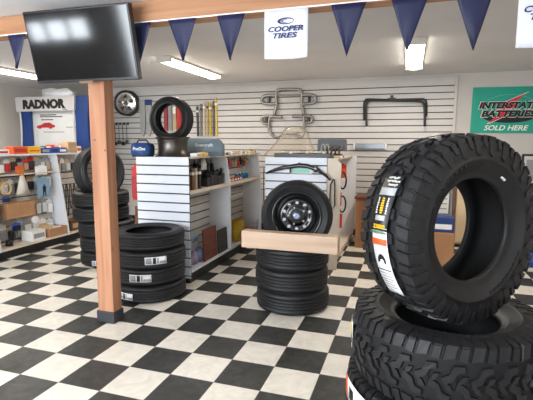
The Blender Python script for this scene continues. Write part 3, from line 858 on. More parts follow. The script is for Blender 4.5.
mb = MB(); mb.prism([(-.03, 0), (-.012, 0), (-.008, .06), (.008, .06), (.012, 0), (.03, 0), (.028, .1), (.035, .14), (.012, .135), (.014, .165), (-.014, .165), (-.012, .135), (-.035, .14), (-.028, .1)], lambda a, b, q: Vector((a, -.0148 - .001 * q, b + .02)))
mb.build('print', BLACKINK, pk)
mb = MB(); mb.lathe([(.075, -.012), (.09, 0), (.075, .012), (.06, 0)], 28, True, M=Matrix.Rotation(R90, 4, 'Y'))
o = mb.build('coiled_hose', mat('straw_hose', (206, 178, 116), .5), loc=(XF, 1.73, .88)); tag(o, 'yellow ring of coiled hose hanging at the near end of the left shelf unit', 'hose')
mb = MB(); mb.sm = True
mb.prism([(-.10, 0), (.10, 0), (.05, .16), (.02, .25), (-.03, .25), (-.06, .14)], lambda a, b, q: Vector((.03 * q, a, b)))
o = mb.build('plastic_bag', mat('white_bag', (222, 214, 202), .35, var=.1), loc=(XF, 1.975, .785)); tag(o, 'white plastic bag of parts under the orange package on the left shelf unit', 'bag')
carton('cardboard_box', 'brown cardboard box hung midway up the left shelf unit', 'box', (-2.99, 1.90, .475), .44, .12, .205, CARD, CARD2, R90, stripe=(.05, .1))
hang_card('hanging_package', 'small blue packet above the brown box on the left shelf unit', 'package', (XF, 1.715, .70), .11, .085, BLUEBOX, DARKP, R90)
tag(MB().cyl((0, 0, 0), (.03, 0, 0), .055, .05, 20).build('white_disc', WPLA, loc=(XF, 2.15, .40)), 'round white part hanging below the brown box on the left shelf unit', 'part')
carton('product_box', 'white box standing on the deck of the left shelf unit', 'box', (-2.95, 2.08, .1285), .23, .2, .14, WPLA, GREYP, R90, top=WPLA)
# open brown box with white rags
t = thing('cardboard_tray', 'open brown cardboard box on the deck beside the white end divider', 'box', (-2.955, 2.42, .1285))
mb = MB()
for a in ((-.12, .12, -.17, -.165), (-.12, .12, .165, .17), (-.12, -.115, -.165, .165), (.115, .12, -.165, .165)): mb.box(a[0], a[1], a[2], a[3], 0, .12)
mb.box(-.115, .115, -.165, .165, 0, .006); mb.build('carton', CARD, t)
mb = MB(); mb.box(-.12, .12, -.006, 0, 0, .07, 0, Matrix.Translation((0, -.165, .12)) @ Matrix.Rotation(-.9, 4, 'X')); mb.build('flap', CARD2, t)
random.seed(5)
for k in range(6):
    mb = MB(); mb.sm = True
    bmesh.ops.create_icosphere(mb.bm, subdivisions=2, radius=.04)
    for v in mb.bm.verts: v.co = Vector((v.co.x * 1.2, v.co.y * 1.3, v.co.z * .7)) * random.uniform(.82, 1.15)
    for fc in mb.bm.faces: fc.smooth = True
    tag(mb.build('rag_bundle', mat('white_rag', (226, 216, 206), .8, var=.15, scale=30), loc=(-2.955 + (k % 2 - .5) * .1, 2.30 + k // 2 * .1, .128 + .10)), 'white crumpled bundle in the open brown box, %s of the %s row' % (('near', 'middle', 'far')[k // 2], ('rear', 'front')[k % 2]), 'rag', 'rags in the open brown box')
mb = MB(); mb.tube([(0, -.06, .02), (.02, -.02, .1), (0, .05, .16), (-.02, .06, .05), (.01, 0, .03)], .014); mb.cyl((0, -.02, .0), (0, -.02, .08), .05, .04, 14)
tag(mb.build('air_fitting', BLACKP, loc=(-2.95, 1.70, .128)), 'black fitting with hose on the near end of the left shelf deck', 'fitting')
hang_card('hanging_package', 'blue and black packet low on the left shelf unit above the white box', 'package', (XF, 1.84, .29), .13, .12, BLUEBOX, BLACKP, R90)
# belts hanging in the far bay
for k in range(5):
    y = 2.70 + k * .08
    mb = MB(); L = (.42, .5, .38, .46, .4)[k]
    pts = [(0, .022 * math.cos(a) * (1 + .3 * (math.sin(a) < 0)), -L / 2 + L / 2 * math.sin(a)) for a in [2 * PI * i / 24 for i in range(24)]]
    mb.tube(pts, .008, closed=True)
    tag(mb.build('drive_belt', BLACKP if k % 2 else mat('dark_hose', (58, 54, 50), .6), loc=(-2.98, y, .85)), 'dark drive belt looped on a peg behind the end divider, %s from the divider' % ORD[k], 'belt', 'belts behind the end divider')
for k in range(4):
    hang_card('hanging_package', '%s package high in the bay seen through the leaning tire, %s from the divider' % (('red', 'white', 'tan', 'grey')[k], ORD[k]), 'package', (-3.07, 2.71 + k * .105, 1.04), .09, .2, (RED, WPLA, TAN, GREYP)[k], (TAN, GREYP, CLEARG, DARKP)[k], R90)
carton('cardboard_box', 'brown carton on the deck behind the end divider of the left shelf unit', 'box', (-2.98, 2.88, .128), .3, .2, .16, BROWN, TAN, R90)

# ------------------------------------------------------------------ welding supply stand at the left corner
rd = thing('display_stand', 'grey and blue welding supply stand with RADNOR lettering in the left corner', 'display stand', (-3.80, 3.36, 0))
STG = mat('stand_grey', (186, 184, 184), .5, var=.03)
mb = MB(); mb.box(-.60, .60, .12, .14, 1.30, 2.10); mb.build('backboard', mat('poster_pale', (196, 198, 198), .5, var=.03), rd)
def side_poly(x_out, x_in, s):
    # curved hourglass side: wide at top and bottom
    pts = []
    for k in range(13):
        z = 1.30 + (2.25 - 1.30) * k / 12; q = (z - 1.75) / .5
        pts.append((x_out + s * .06 * math.exp(-q * q), z))
    return pts + [(x_in, 2.25), (x_in, 1.30)]
for s, xo, xi in ((-1, -.70, -.46), (1, .80, .50)):
    mb = MB(); mb.prism(side_poly(xo, xi, -s * 1.0), lambda a, b, q: Vector((a, .1 - .05 * q, b))); mb.build('side_panel', BLUE, rd)
    mb = MB(); pts = [(p[0], .03, p[1]) for p in side_poly(xo, xi, -s * 1.0)[:13]]
    if s > 0: pts = [(p[0] - .26, .03, p[2]) for p in pts]
    mb.tube(pts, .017, 6); mb.build('edge_trim', STG, rd)
mb = MB(); mb.box(-.60, .60, .05, .16, 0, 1.30, .004); mb.build('base', STG, rd)
mb = MB(); mb.prism([(-.71, 2.01), (.52, 2.01), (.54, 2.25), (-.72, 2.25)], lambda a, b, q: Vector((a, .045 - .04 * q, b))); mb.build('header', STG, rd)
text('lettering', 'RADNOR', BLACKINK, rd, (-.10, .002, 2.125), .90, .16, bold=.06, ext=.003)
text('lettering', 'Tools', BLACKINK, rd, (.33, .002, 2.03), .1, .022, ext=.002)
mb = MB(); mb.box(-.35, .50, .112, .119, 1.33, 1.99); mb.build('poster', mat('poster_white', (205, 206, 206), .5, var=.04), rd)
# red car silhouette and lines of print on the poster
mb = MB(); mb.prism([(-.33, 1.72), (-.30, 1.78), (-.2, 1.80), (-.13, 1.85), (.02, 1.86), (.09, 1.80), (.14, 1.79), (.14, 1.73), (.08, 1.72), (.06, 1.69), (.0, 1.69), (-.02, 1.72), (-.2, 1.72), (-.22, 1.69), (-.27, 1.69), (-.29, 1.72)], lambda a, b, q: Vector((a * .85 - .11, .111 - .003 * q, 1.76 + (b - 1.76) * .62))); mb.build('car_picture', mat('car_red', (170, 36, 40), .5), rd)
for k, (x0, x1, z) in enumerate(((-.3, .05, 1.95), (-.3, .18, 1.92), (-.28, -.02, 1.87), (.24, .49, 1.74), (-.24, .2, 1.66))):
    mb = MB(); mb.box(x0, x1, .109, .112, z - .008, z + .008); mb.build('print', DARKP if k < 3 else GREYP, rd)
mb = MB(); mb.box(-.25, .48, .0, .11, 1.33, 1.35); mb.build('shelf', STG, rd)
for k in range(5):
    carton('product_box', '%s small box on the ledge of the RADNOR stand, %s from the left' % (('green', 'orange', 'red', 'tan', 'brown')[k], ORD[k]), 'box', (-3.80 - .2 + k * .14, 3.41, 1.351), .11, .08, (.07, .09, .06, .12, .14)[k], (GREENP, ORANGE, RED, TAN, CARD)[k], WPLA)
mb = MB(); mb.box(0, .03, -.05, .05, -.07, .07, .008); mb.cyl((.03, 0, .03), (.036, 0, .03), .02, seg=14)
tag(mb.build('thermostat', mat('thermostat_grey', (150, 146, 140), .5), loc=(XL, 2.95, 1.72)), 'small grey thermostat on the left wall beside the RADNOR stand', 'thermostat')
mb = MB(); mb.sm = True; mb.prism([(-.3, 0), (.3, 0), (.31, .06), (.2, .13), (.02, .11), (-.1, .14), (-.3, .12)], lambda a, b, q: Vector((a, .1 * q, b)))
tag(mb.build('plastic_wrap', mat('shiny_film', (226, 228, 230), .15, var=.1), loc=(-3.66, 3.40, 2.251)), 'crumpled shiny clear film lying on top of the RADNOR stand', 'film')

# ------------------------------------------------------------------ goods on and around the left-centre gondola
rim = thing('steel_rim', 'bare dark steel rim lying on the gondola under the small tire', 'wheel rim', (-.445, 1.62, 1.333 + .106))
mb = MB(); mb.lathe(barrel(.176, .21, .35), 72, True); disc_with_holes(mb, .04, .15, -.05, 5, .012, .08); mb.build('barrel', mat('worn_dark_rim', (92, 86, 80), .3, .85), rim)
road_tire('small tire standing upright on the bare rim on the gondola', (-.455, 1.62, 1.735), .24, .16, .158, rot=upright_rot(.02, -1, .02))
# blue tool bag
tb = thing('tool_bag', 'blue soft tool bag beside the bare rim on the gondola', 'tool bag', (-.695, 1.425, 1.333))
mb = MB(); mb.sm = True; mb.prism(rrect(.20, .145, .045, 5, 0, .074), lambda a, b, q: Vector((a, -.07 + .14 * q, b))); mb.build('body', mat('blue_bag', (36, 74, 130), .5, var=.1), tb)
text('lettering', 'ProOne', WPLA, tb, (.0, -.0705, .085), .15, .035, bold=.02, shear=.15)
mb = MB(); mb.box(-.09, .09, -.071, .071, .0, .018, .004); mb.build('base', BLACKP, tb)
mb = MB(); mb.tube([(-.07, 0, .145), (-.05, 0, .175), (.05, 0, .175), (.07, 0, .145)], .008); mb.build('handle', BLACKP, tb)
# grey-blue case
tc_ = thing('tool_case', 'grey-blue moulded case behind the bare rim on the gondola', 'tool case', (-.235, 1.98, 1.333))
mb = MB(); mb.sm = True; mb.prism([(-.22, 0), (.22, 0), (.22, .12), (.17, .185), (.10, .20), (-.22, .20)], lambda a, b, q: Vector((a, -.06 + .12 * q, b + .001)))
mb.build('shell', mat('case_grey_blue', (116, 134, 146), .5, var=.06), tc_)
text('lettering', 'Evercraft', WPLA, tc_, (.02, -.0605, .125), .22, .035, bold=.015)
mb = MB(); mb.box(-.2, .2, -.063, -.058, .035, .05); mb.build('seam', mat('case_seam', (90, 106, 118), .5), tc_)
# small boxes along the top shelf
random.seed(11)
tc2 = [WPLA, YEL, WPLA, TAN, WPLA, DARKP, WPLA, TAN, WPLA, WPLA, YEL, TAN]
nm2 = ['white', 'yellow', 'white', 'tan', 'white', 'dark', 'white', 'tan', 'white', 'white', 'yellow', 'tan']
cnt = 0
for k in range(12):
    y = 1.66 + k * .165
    hb = .028 + .02 * random.random(); wb = .12 * random.uniform(.8, 1.1)
    if 1.88 < y < 2.08: continue
    carton('product_box', '%s small box in the row on the gondola top edge, %s from the front' % (nm2[k], ORD[cnt]), 'box', (-.185, y, 1.333), wb, .08, hb, tc2[k], TAN if tc2[k] is WPLA else WPLA, R90, 'small boxes along the gondola top', top=tc2[k])
    cnt += 1
# black tool packs above the first shelf
for k in range(6):
    y = 1.98 + k * .078
    mb = MB(); mb.m(0); mb.prism([(-.034, 0), (.034, 0), (.034, .24), (.012, .25), (.012, .285), (-.012, .285), (-.012, .25), (-.034, .24)], lambda a, b, q: Vector((.005 * q, a, b)))
    mb.m(1); mb.tube([(.012, 0, .02), (.03, .012, .09), (.03, -.01, .15), (.012, .0, .21)], .018)
    mb.m(2); mb.box(.004, .008, -.03, .03, .20, .235)
    tag(mb.build('tool_pack', [DARKP, BLACKP, GREYP if k % 2 else BLACKP], loc=(-.375 + .03 * (k % 2), y, 1.0 + .01 * (k % 3))), 'black carded tool above the front shelf of the gondola, %s from the front' % ORD[k], 'package', 'black tools on the gondola')
for k in range(5):
    mb = MB(); mb.m(0).box(-.05, .05, -.045, .045, 0, .10 + .03 * (k % 3), .008); mb.m(1).cyl((.0, 0, .10), (.03, 0, .15 + .01 * k), .02, seg=10)
    tag(mb.build('tool_box', [DARKP, BLACKP], loc=(-.235, 1.98 + k * .1, .979)), 'black boxed tool standing on the front shelf of the gondola, %s from the front' % ORD[k], 'box', 'black boxed tools on the gondola')
mb = MB(); mb.sm = True; mb.prism([(-.06, 0), (.06, 0), (.05, .1), (.02, .13), (-.04, .12)], lambda a, b, q: Vector((.02 * q, a, b)))
tag(mb.build('paper_tag', WPLA, loc=(-.27, 1.99, 1.17)), 'crumpled white paper tag among the black tools', 'tag')
for k, (mm, nm) in enumerate(((BROWN, 'brown'), (TAN, 'tan'), (DARKP, 'dark'))):
    mb = MB(); mb.m(0).box(-.10, .10, -.02, .02, 0, .23, .004); mb.m(1).box(-.09, .101, -.0205, .0205, .16, .19)
    tag(mb.build('binder', [mm, WPLA], loc=(-.27, 1.55 + k * .085, .979)), '%s flat binder standing on the front shelf near the end panel' % nm, 'binder')
tag(MB().box(-.05, .06, -.17, .17, 0, .022, .003).build('price_booklet', WPLA, loc=(-.22, 1.62, .9795)), 'white booklet lying at the front edge of the gondola shelf', 'booklet') if False else None
# coloured goods on the second shelf
cols = [RED, DARKP, ORANGE, RED, GREYP, TAN, RED, DARKP, BROWN, TAN]
cnm = ['red', 'black', 'orange', 'red', 'grey', 'tan', 'red', 'black', 'brown', 'tan']
for k in range(10):
    hang_card('hanging_package', '%s small hanging package in the rear bay of the gondola, %s from the front' % (cnm[k], ORD[k]), 'package', (-.33, 2.56 + k * .11, 1.14 + .02 * (k % 2)), .075, .13, cols[k] if k % 2 else TAN, cols[k], R90, 'small packages in the rear bay')
BLP = mat('bright_blue', (30, 120, 176), .45, var=.12)
for k in range(4):
    mb = MB(); mb.m(0).cyl((0, 0, 0), (0, 0, .07), .035, .03, 14); mb.m(1).cyl((0, 0, .07), (0, 0, .09), .018, .014, 10)
    tag(mb.build('bottle', [BLP, WPLA], loc=(-.27, 3.05 + k * .12, .979)), 'small bright blue bottle on the rear shelf of the gondola, %s from the front' % ORD[k], 'bottle', 'blue bottles on the rear shelf')
for k in range(5):
    carton('product_box', 'small %s box at the edge of the rear gondola shelf, %s from the front' % (('red', 'tan', 'red', 'brown', 'red')[k], ORD[k]), 'box', (-.20, 2.58 + k * .09, .979), .07, .06, .05, (RED, TAN, RED, BROWN, RED)[k], WPLA, R90, 'small boxes on the rear shelf')
# lower deck: mats, bags, basket
def leaning(name, label, cat, y0, y1, h, m, m2):
    mb = MB(); mb.m(0).box(-.008, .008, 0, y1 - y0, 0, h, .002, Matrix.Rotation(-.04, 4, 'Y'))
    mb.m(1)
    for k in range(3): mb.box(.0085, .0105, .03, y1 - y0 - .03, h * (.2 + .25 * k), h * (.2 + .25 * k) + .012, 0, Matrix.Rotation(-.04, 4, 'Y'))
    return tag(mb.build(name, [m, m2], loc=(-.165, y0, .131)), label, cat)
leaning('floor_mat', 'reddish-brown rectangular mat leaning on the lower deck of the gondola', 'mat', 1.77, 2.12, .37, mat('brown_mat', (110, 58, 44), .6, var=.15, scale=30), mat('brown_mat_ridge', (96, 50, 38), .6))
leaning('floor_mat', 'dark grey ribbed mat between the reddish-brown mat and the gondola divider', 'mat', 2.16, 2.44, .29, mat('dark_mat', (66, 60, 56), .6, var=.15, scale=30), mat('dark_mat_ridge', (50, 46, 44), .6))
random.seed(3)
for k, (yy, zz, cc, nn, rr) in enumerate(((1.50, .2, (176, 178, 186), 'silvery', .085), (1.66, .19, (150, 132, 158), 'purple', .075), (1.80, .22, (120, 136, 176), 'bluish', .08))):
    mb = MB(); bmesh.ops.create_icosphere(mb.bm, subdivisions=3, radius=rr)
    for v in mb.bm.verts:
        v.co = Vector((v.co.x * .7, v.co.y * .9, v.co.z * 1.15)) * (1 + random.uniform(-.09, .09)); v.co.z = max(v.co.z, -rr * .92)
    for fc in mb.bm.faces: fc.smooth = True
    tag(mb.build('plastic_bag', mat('bag_' + nn, cc, .25, var=.3, scale=18), loc=(-.24, yy, 0.131 + rr * .92)), nn + ' plastic bag of small goods on the lower deck near the end panel', 'bag')
carton('product_box', 'pale blue panel box standing behind the plastic bags on the gondola deck', 'box', (-.335, 1.82, .131), .2, .05, .3, mat('pale_blue_box', (168, 186, 200), .5), WPLA, R90)
mb = MB(); mb.sm = True; mb.prism([(-.15, 0), (.15, 0), (.17, .18), (.12, .29), (.02, .25), (-.1, .30), (-.17, .16)], lambda a, b, q: Vector((-.05 + .1 * q, a, b)))
tag(mb.build('yellow_bag', mat('yellow_bag', (200, 164, 40), .5, var=.2, scale=20), loc=(-.24, 3.0, .131)), 'bulging yellow bag on the gondola deck left of the plank', 'bag')
mb = MB()
for z in (.0, .06, .12, .18):
    pts = [(x * (1 + z), y * (1 + z * .4), z) for x, y in rrect(.2, .44, .03)]
    mb.tube(pts, .003, 5, True)
for k in range(10):
    y = -.2 + k * .044
    for s in (-1, 1): mb.tube([(s * .1, y, 0), (s * .118, y * 1.07, .18)], .0025, 5)
tag(mb.build('wire_basket', mat('wire_steel', (150, 150, 150), .3, .8), loc=(-.27, 3.42, .131 + .004)), 'small wire basket at the rear of the gondola deck', 'basket')
carton('product_box', 'orange box lying inside the wire basket', 'box', (-.27, 3.42, .139), .3, .13, .07, ORANGE, YEL, R90, top=ORANGE)
mb = MB(); mb.tube([(0, 0, 0), (.06, 0, 0), (.075, 0, .02)], .004); mb.tube([(0, .04, 0), (.06, .04, 0), (.075, .04, .02)], .004); mb.box(-.002, .004, -.02, .06, -.012, .02)
tag(mb.build('slat_hook', BLACKP, loc=(-.408, 1.56, .50)), 'empty black double hook on the slats above the plastic bags', 'hook')
# red goods on the far side of this gondola
for k, (yy, zz) in enumerate(((1.50, .93), (1.66, .9), (1.80, .95))):
    mb = MB(); mb.m(0).cyl((0, 0, 0), (0, 0, .30), .04, seg=16).cyl((0, 0, .30), (0, 0, .33), .04, .018, 16); mb.m(1).cyl((0, 0, .33), (0, 0, .38), .016, seg=10)
    mb.m(1).box(-.05, .05, .03, .043, .14, .16)
    tag(mb.build('spray_can', [RED, BLACKP], loc=(-.79, yy, zz - .42)), 'red cylinder hanging on the far side of the gondola, %s from the front' % ORD[k], 'can', 'red cylinders on the gondola far side') if False else None
hang_card('hanging_package', 'long red package hanging between the post and the gondola end panel', 'package', (-.80, 1.43, .86), .09, .40, RED, mat('red_item', (170, 40, 44), .5), 0)
hang_card('hanging_package', 'brown package hanging below the long red package beside the gondola', 'package', (-.80, 1.47, .48), .1, .34, BROWN, BROWN, 0)
# ------------------------------------------------------------------ goods on the right gondola
mb = MB(); mb.sm = True
pts = [(-.40, 0, -.07), (-.34, 0, -.035), (-.17, 0, .01), (0, 0, .035), (.1, 0, .03), (.22, 0, -.01), (.30, 0, -.06), (.36, 0, -.115)]
mb.tube(pts, .018, 8, rfun=lambda q: .008 + .020 * math.sin(PI * q) ** .7)
mb.cyl((.0, 0, .03), (0, 0, .075), .006, seg=8); mb.cyl((-.1, -.01, .0), (-.1, -.01, -.05), .01, seg=8); mb.box(.18, .22, -.03, .0, -.04, .03, .004); mb.cyl((.36, -.012, -.115), (.36, .012, -.115), .014, seg=12)
tag(mb.build('arched_bar', BLKMET, loc=(.80, 2.312, 1.19)), 'black arched bar hanging across the white slatted end above the spare wheel', 'bar')
hang_card('hanging_package', 'white and green card behind the black arched bar', 'package', (.82, 2.335, 1.13), .26, .10, WPLA, mat('mint_print', (160, 214, 196), .5), 0, depth=.006)
mb = MB(); mb.tube([(.0, 0, 0), (.015, -.012, .0), (.02, -.014, -.1), (.025, -.014, -.3), (-.02, -.014, -.36), (-.035, -.012, -.28), (-.03, -.012, -.06), (.0, 0, 0)], .007)
tag(mb.build('cable_loop', BLACKP, loc=(1.195, 2.36, 1.07)), 'black cable loop hanging on the cream frame right of the spare wheel', 'cable')
mb = MB(); mb.tube([(0, 0, 0), (0, -.01, -.2), (0.005, -.008, -.5)], .006)
tag(mb.build('cable_loop', BLACKP, loc=(.366, 2.333, 1.2)), 'thin black cable hanging at the left edge of the white slatted end', 'cable')
# tray of small parts on top
t = thing('parts_tray', 'dark shallow tray of small parts on top of the right gondola', 'tray', (.80, 2.56, 1.30))
mb = MB(); mb.box(-.34, .34, -.12, .12, 0, .012); mb.box(-.34, .34, -.12, -.11, .012, .06, .003); mb.box(-.34, .34, .11, .12, .012, .06, .003); mb.box(-.34, -.33, -.11, .11, .012, .06, .003); mb.box(.33, .34, -.11, .11, .012, .06, .003); mb.build('tray', BLACKP, t)
for k in range(6):
    xx = .80 - .26 + k * .1
    mb = MB(); mb.m(0).cyl((0, 0, 0), (0, 0, .055), .022, seg=14); mb.m(1).cyl((0, 0, .055), (0, 0, .07), .012, .01, 10)
    tag(mb.build('parts_jar', [(DARKP, WPLA, DARKP, TAN, DARKP, GREYP)[k], WPLA], loc=(xx, 2.55, 1.3125)), '%s small jar in the dark parts tray, %s from the left' % (('dark', 'white', 'dark', 'tan', 'dark', 'grey')[k], ORD[k]), 'jar', 'jars in the parts tray')
for k in range(2):
    mb = MB(); mb.tube([(.022 * math.cos(a), .012 * (i / 40), .1 + .07 * math.sin(a)) for i, a in enumerate([2 * PI * j / 24 for j in range(25)])], .006)
    tag(mb.build('hose_coil', GREYP, loc=(1.0 + k * .05, 2.72, 1.30)), 'grey looped hose standing behind the parts tray, %s one' % ('left', 'right')[k], 'hose')
# black bin with machinery
t = thing('equipment_bin', 'black open equipment cover on top of the right gondola near the wall', 'bin', (1.05, 3.05, 1.30))
mb = MB(); mb.sm = False
mb.prism([(-.19, .08), (.19, .08), (.185, .225), (.165, .235), (-.165, .235), (-.185, .225)], lambda a, b, q: Vector((a, .06 - .05 * q, b))); mb.prism([(-.2, 0.0), (.16, .0), (.12, .05), (-.15, .05)], lambda a, b, q: Vector((a, -.1 + .18 * q, b))); mb.build('cover', BLACKP, t)
mb = MB(); 
for k in range(5): mb.tube([(-.1 + k * .05, -.02, .05), (-.09 + k * .05, -.04, .1 + .02 * (k % 2)), (-.05 + k * .05, -.02, .13)], .012)
mb.build('linkage', mat('rusty_linkage', (92, 74, 60), .6, .3), t)
carton('product_box', 'cream carton on the gondola top in front of the black equipment cover', 'box', (1.13, 2.78, 1.30), .2, .12, .03, CREAM, TAN)
# red packages and hoses on its right side
for k, (yy, zz, hh) in enumerate(((3.15, 1.02, .16), (3.15, .66, .20), (3.25, .34, .22), (3.55, 1.0, .2))):
    hang_card('hanging_package', 'red package on the right side of the cream gondola, %s' % ('topmost of three by the frame', 'middle of three by the frame', 'lowest of three by the frame', 'farthest back near the top')[k], 'package', (1.13, yy, zz), .10, hh, RED, ORANGE if k % 2 else RED, 0, 'red packages on the right gondola')
for k, (yy, zz) in enumerate(((3.3, .98), (3.3, .66))):
    mb = MB(); mb.tube([(.045 * math.cos(a), 0, .11 * math.sin(a)) for a in [2 * PI * j / 24 for j in range(24)]], .011, closed=True)
    tag(mb.build('hose_coil', BLACKP, loc=(1.17, yy, zz)), 'black hose loop on the right side of the cream gondola, %s one' % ('upper', 'lower')[k], 'hose')
# transparent windshield leaning at the wall
mb = MB(); mb.sm = True
prof = [(-.377, 0), (-.36, .04), (-.23, .155), (-.10, .32), (-.03, .40), (.055, .415), (.165, .36), (.25, .226), (.36, .05), (.377, 0)]
def lerp_w(z):
    zs = [0, .04, .155, .30, .37, .40, .415]; L = [-.40, -.375, -.25, -.155, -.115, -.085, -.05]; Rr = [.377, .365, .29, .235, .20, .165, .12]
    for i in range(6):
        if z <= zs[i + 1]:
            q = (z - zs[i]) / (zs[i + 1] - zs[i]); return L[i] + (L[i + 1] - L[i]) * q, Rr[i] + (Rr[i + 1] - Rr[i]) * q
g = []
for j in range(19):
    z = .415 * j / 18; a, b = lerp_w(z)
    g.append([mb.bm.verts.new((a + (b - a) * i / 14, .10 * (2 * i / 14 - 1) ** 2 - .10 + .10 * z, z)) for i in range(15)])
for j in range(18):
    for i in range(14): mb._f([g[j][i], g[j][i + 1], g[j + 1][i + 1], g[j + 1][i]])
ws = bpy.data.materials.new('clear_acrylic'); ws.use_nodes = True
nt = ws.node_tree; nt.nodes.remove(nt.nodes['Principled BSDF'])
tr = nt.nodes.new('ShaderNodeBsdfTransparent'); tr.inputs[0].default_value = lin((248, 244, 238)); gl_ = nt.nodes.new('ShaderNodeBsdfGlossy'); gl_.inputs['Roughness'].default_value = .25; gl_.inputs[0].default_value = (.6, .6, .6, 1)
df = nt.nodes.new('ShaderNodeBsdfDiffuse'); df.inputs[0].default_value = lin((226, 216, 206))
mx1 = nt.nodes.new('ShaderNodeMixShader'); mx2 = nt.nodes.new('ShaderNodeMixShader'); fr = nt.nodes.new('ShaderNodeFresnel'); fr.inputs[0].default_value = 1.22
nz = nt.nodes.new('ShaderNodeTexNoise'); nz.inputs['Scale'].default_value = 6
mr = nt.nodes.new('ShaderNodeMapRange'); mr.inputs[3].default_value = .06; mr.inputs[4].default_value = .16; nt.links.new(nz.outputs['Fac'], mr.inputs[0])
nt.links.new(mr.outputs[0], mx1.inputs[0]); nt.links.new(tr.outputs[0], mx1.inputs[1]); nt.links.new(df.outputs[0], mx1.inputs[2])
nt.links.new(fr.outputs[0], mx2.inputs[0]); nt.links.new(mx1.outputs[0], mx2.inputs[1]); nt.links.new(gl_.outputs[0], mx2.inputs[2])
nt.links.new(mx2.outputs[0], nt.nodes['Material Output'].inputs['Surface'])
wo = mb.build('windshield', ws, loc=(.43, 3.35, 1.301)); wo.modifiers.new('thickness', 'SOLIDIFY').thickness = .006
mb = MB(); mb.tube([v for v in [(lerp_w(.415 * j / 18)[0], .10 * .415 * j / 18, .415 * j / 18) for j in range(19)]] + [(lerp_w(.415 * j / 18)[1], .10 * .415 * j / 18, .415 * j / 18) for j in range(18, -1, -1)], .005, 6)
mb.build('edge_trim', mat('smoked_edge', (150, 138, 126), .35), wo)
tag(wo, 'clear curved plastic windshield standing on the right gondola below the grey bumper', 'windshield')

# ------------------------------------------------------------------ things hung on the back slatwall
YW = YB - .028
def smooth_path(pts, n=4, closed=False):
    out = []; N = len(pts)
    for i in range(N if closed else N - 1):
        p = [Vector(pts[(i + k) % N]) if closed else Vector(pts[min(max(i + k, 0), N - 1)]) for k in (-1, 0, 1, 2)]
        for q in range(n):
            t = q / n
            out.append(.5 * ((2 * p[1]) + (p[2] - p[0]) * t + (2 * p[0] - 5 * p[1] + 4 * p[2] - p[3]) * t * t + (3 * p[1] - p[0] - 3 * p[2] + p[3]) * t ** 3))
    if not closed: out.append(Vector(pts[-1]))
    return out
bp_ = thing('bumper_guard', 'grey tubular bumper guard hung on the slatwall above the windshield', 'bumper', (.1, YW - .06, 1.59))
def P(l, y=0): return [(x - .1, y, z - 1.59) for x, z in l]
def tb_(name, l, r=.022, closed=False, y=0):
    mb = MB(); mb.tube(smooth_path(P(l, y), 4, closed), r, 8, closed); mb.build(name, GRMET, bp_)
tb_('upper_frame', [(-.145, 1.95), (-.12, 2.04), (-.105, 2.11), (-.113, 2.27), (-.10, 2.325), (-.05, 2.35), (.11, 2.347), (.26, 2.342), (.305, 2.32), (.322, 2.265), (.316, 2.11), (.335, 2.04), (.36, 1.95)], .026)
tb_('ear_loop', [(-.115, 2.125), (-.27, 2.125), (-.335, 2.145), (-.36, 2.195), (-.335, 2.245), (-.27, 2.265), (-.115, 2.265)], .024)
tb_('ear_loop', [(.323, 2.113), (.47, 2.113), (.53, 2.135), (.55, 2.18), (.53, 2.23), (.47, 2.25), (.323, 2.252)], .024)
tb_('cross_bar', [(-.235, 1.925), (-.1, 1.915), (-.005, 1.91)], .026)
tb_('cross_bar', [(.165, 1.915), (.27, 1.918), (.37, 1.918)], .026)
tb_('cross_bar', [(-.11, 2.262), (.1, 2.255), (.32, 2.252)], .014)
tb_('lower_frame', [(-.18, 1.93), (-.228, 1.88), (-.235, 1.75), (-.222, 1.68), (-.185, 1.62), (-.12, 1.595), (-.06, 1.60), (.03, 1.645), (.12, 1.64), (.22, 1.635), (.29, 1.59), (.34, 1.605), (.36, 1.66), (.366, 1.80), (.355, 1.93)], .022)
tb_('ear_loop', [(-.235, 1.80), (-.31, 1.805), (-.355, 1.835), (-.37, 1.875), (-.345, 1.915), (-.30, 1.93), (-.22, 1.925)], .022)
tb_('ear_loop', [(.37, 1.81), (.44, 1.812), (.485, 1.83), (.50, 1.87), (.48, 1.905), (.44, 1.918), (.36, 1.917)], .022)
for x, z in ((-.24, 2.2), (.44, 2.19), (-.28, 1.87), (.43, 1.865)):
    mb = MB(); mb.box(-.018, .018, -.012, .05, -.05, .035, .004); mb.build('mount_tab', BLACKP, bp_, loc=(x - .1, 0, z - 1.59))

rk = thing('roll_bar', 'black double-hoop rack bar hung on the slatwall left of the wall edge', 'rack bar', (1.76, YW - .06, 1.74))
for nm, l, y in (('hoop', [(1.32, 1.835), (1.312, 2.0), (1.312, 2.09), (1.33, 2.145), (1.38, 2.158), (1.70, 2.140), (2.12, 2.140), (2.185, 2.13), (2.213, 2.08), (2.22, 1.99), (2.222, 1.885)], .02),
                 ('hoop', [(1.362, 1.74), (1.352, 1.95), (1.352, 2.06), (1.37, 2.115), (1.42, 2.132), (1.70, 2.125), (2.09, 2.105), (2.155, 2.09), (2.183, 2.05), (2.20, 1.93), (2.207, 1.735)], -.03)):
    mb = MB(); mb.tube(smooth_path([(x - 1.76, y, z - 1.74) for x, z in l], 4), .017, 8); mb.build(nm, BLACKP, rk)
mb = MB(); mb.box(-.10, .02, -.02, .06, .395, .425, .004); mb.box(-.06, -.02, -.03, .06, .40, .465, .004); mb.build('mounting_bracket', BLACKP, rk)
lb2 = thing('light_bar', 'silver grey bar with white ends on the slatwall below the black rack', 'light bar', (1.42, YW - .04, 1.40))
mb = MB(); mb.box(-.23, .23, -.03, .04, 0, .075, .006); mb.build('body', mat('silver_grey', (150, 158, 166), .35, .5), lb2)
for s in (-1, 1):
    mb = MB(); mb.box(s * .242 - .012, s * .242 + .012, -.034, .04, -.012, .088, .004); mb.build('end_cap', WPLA, lb2)
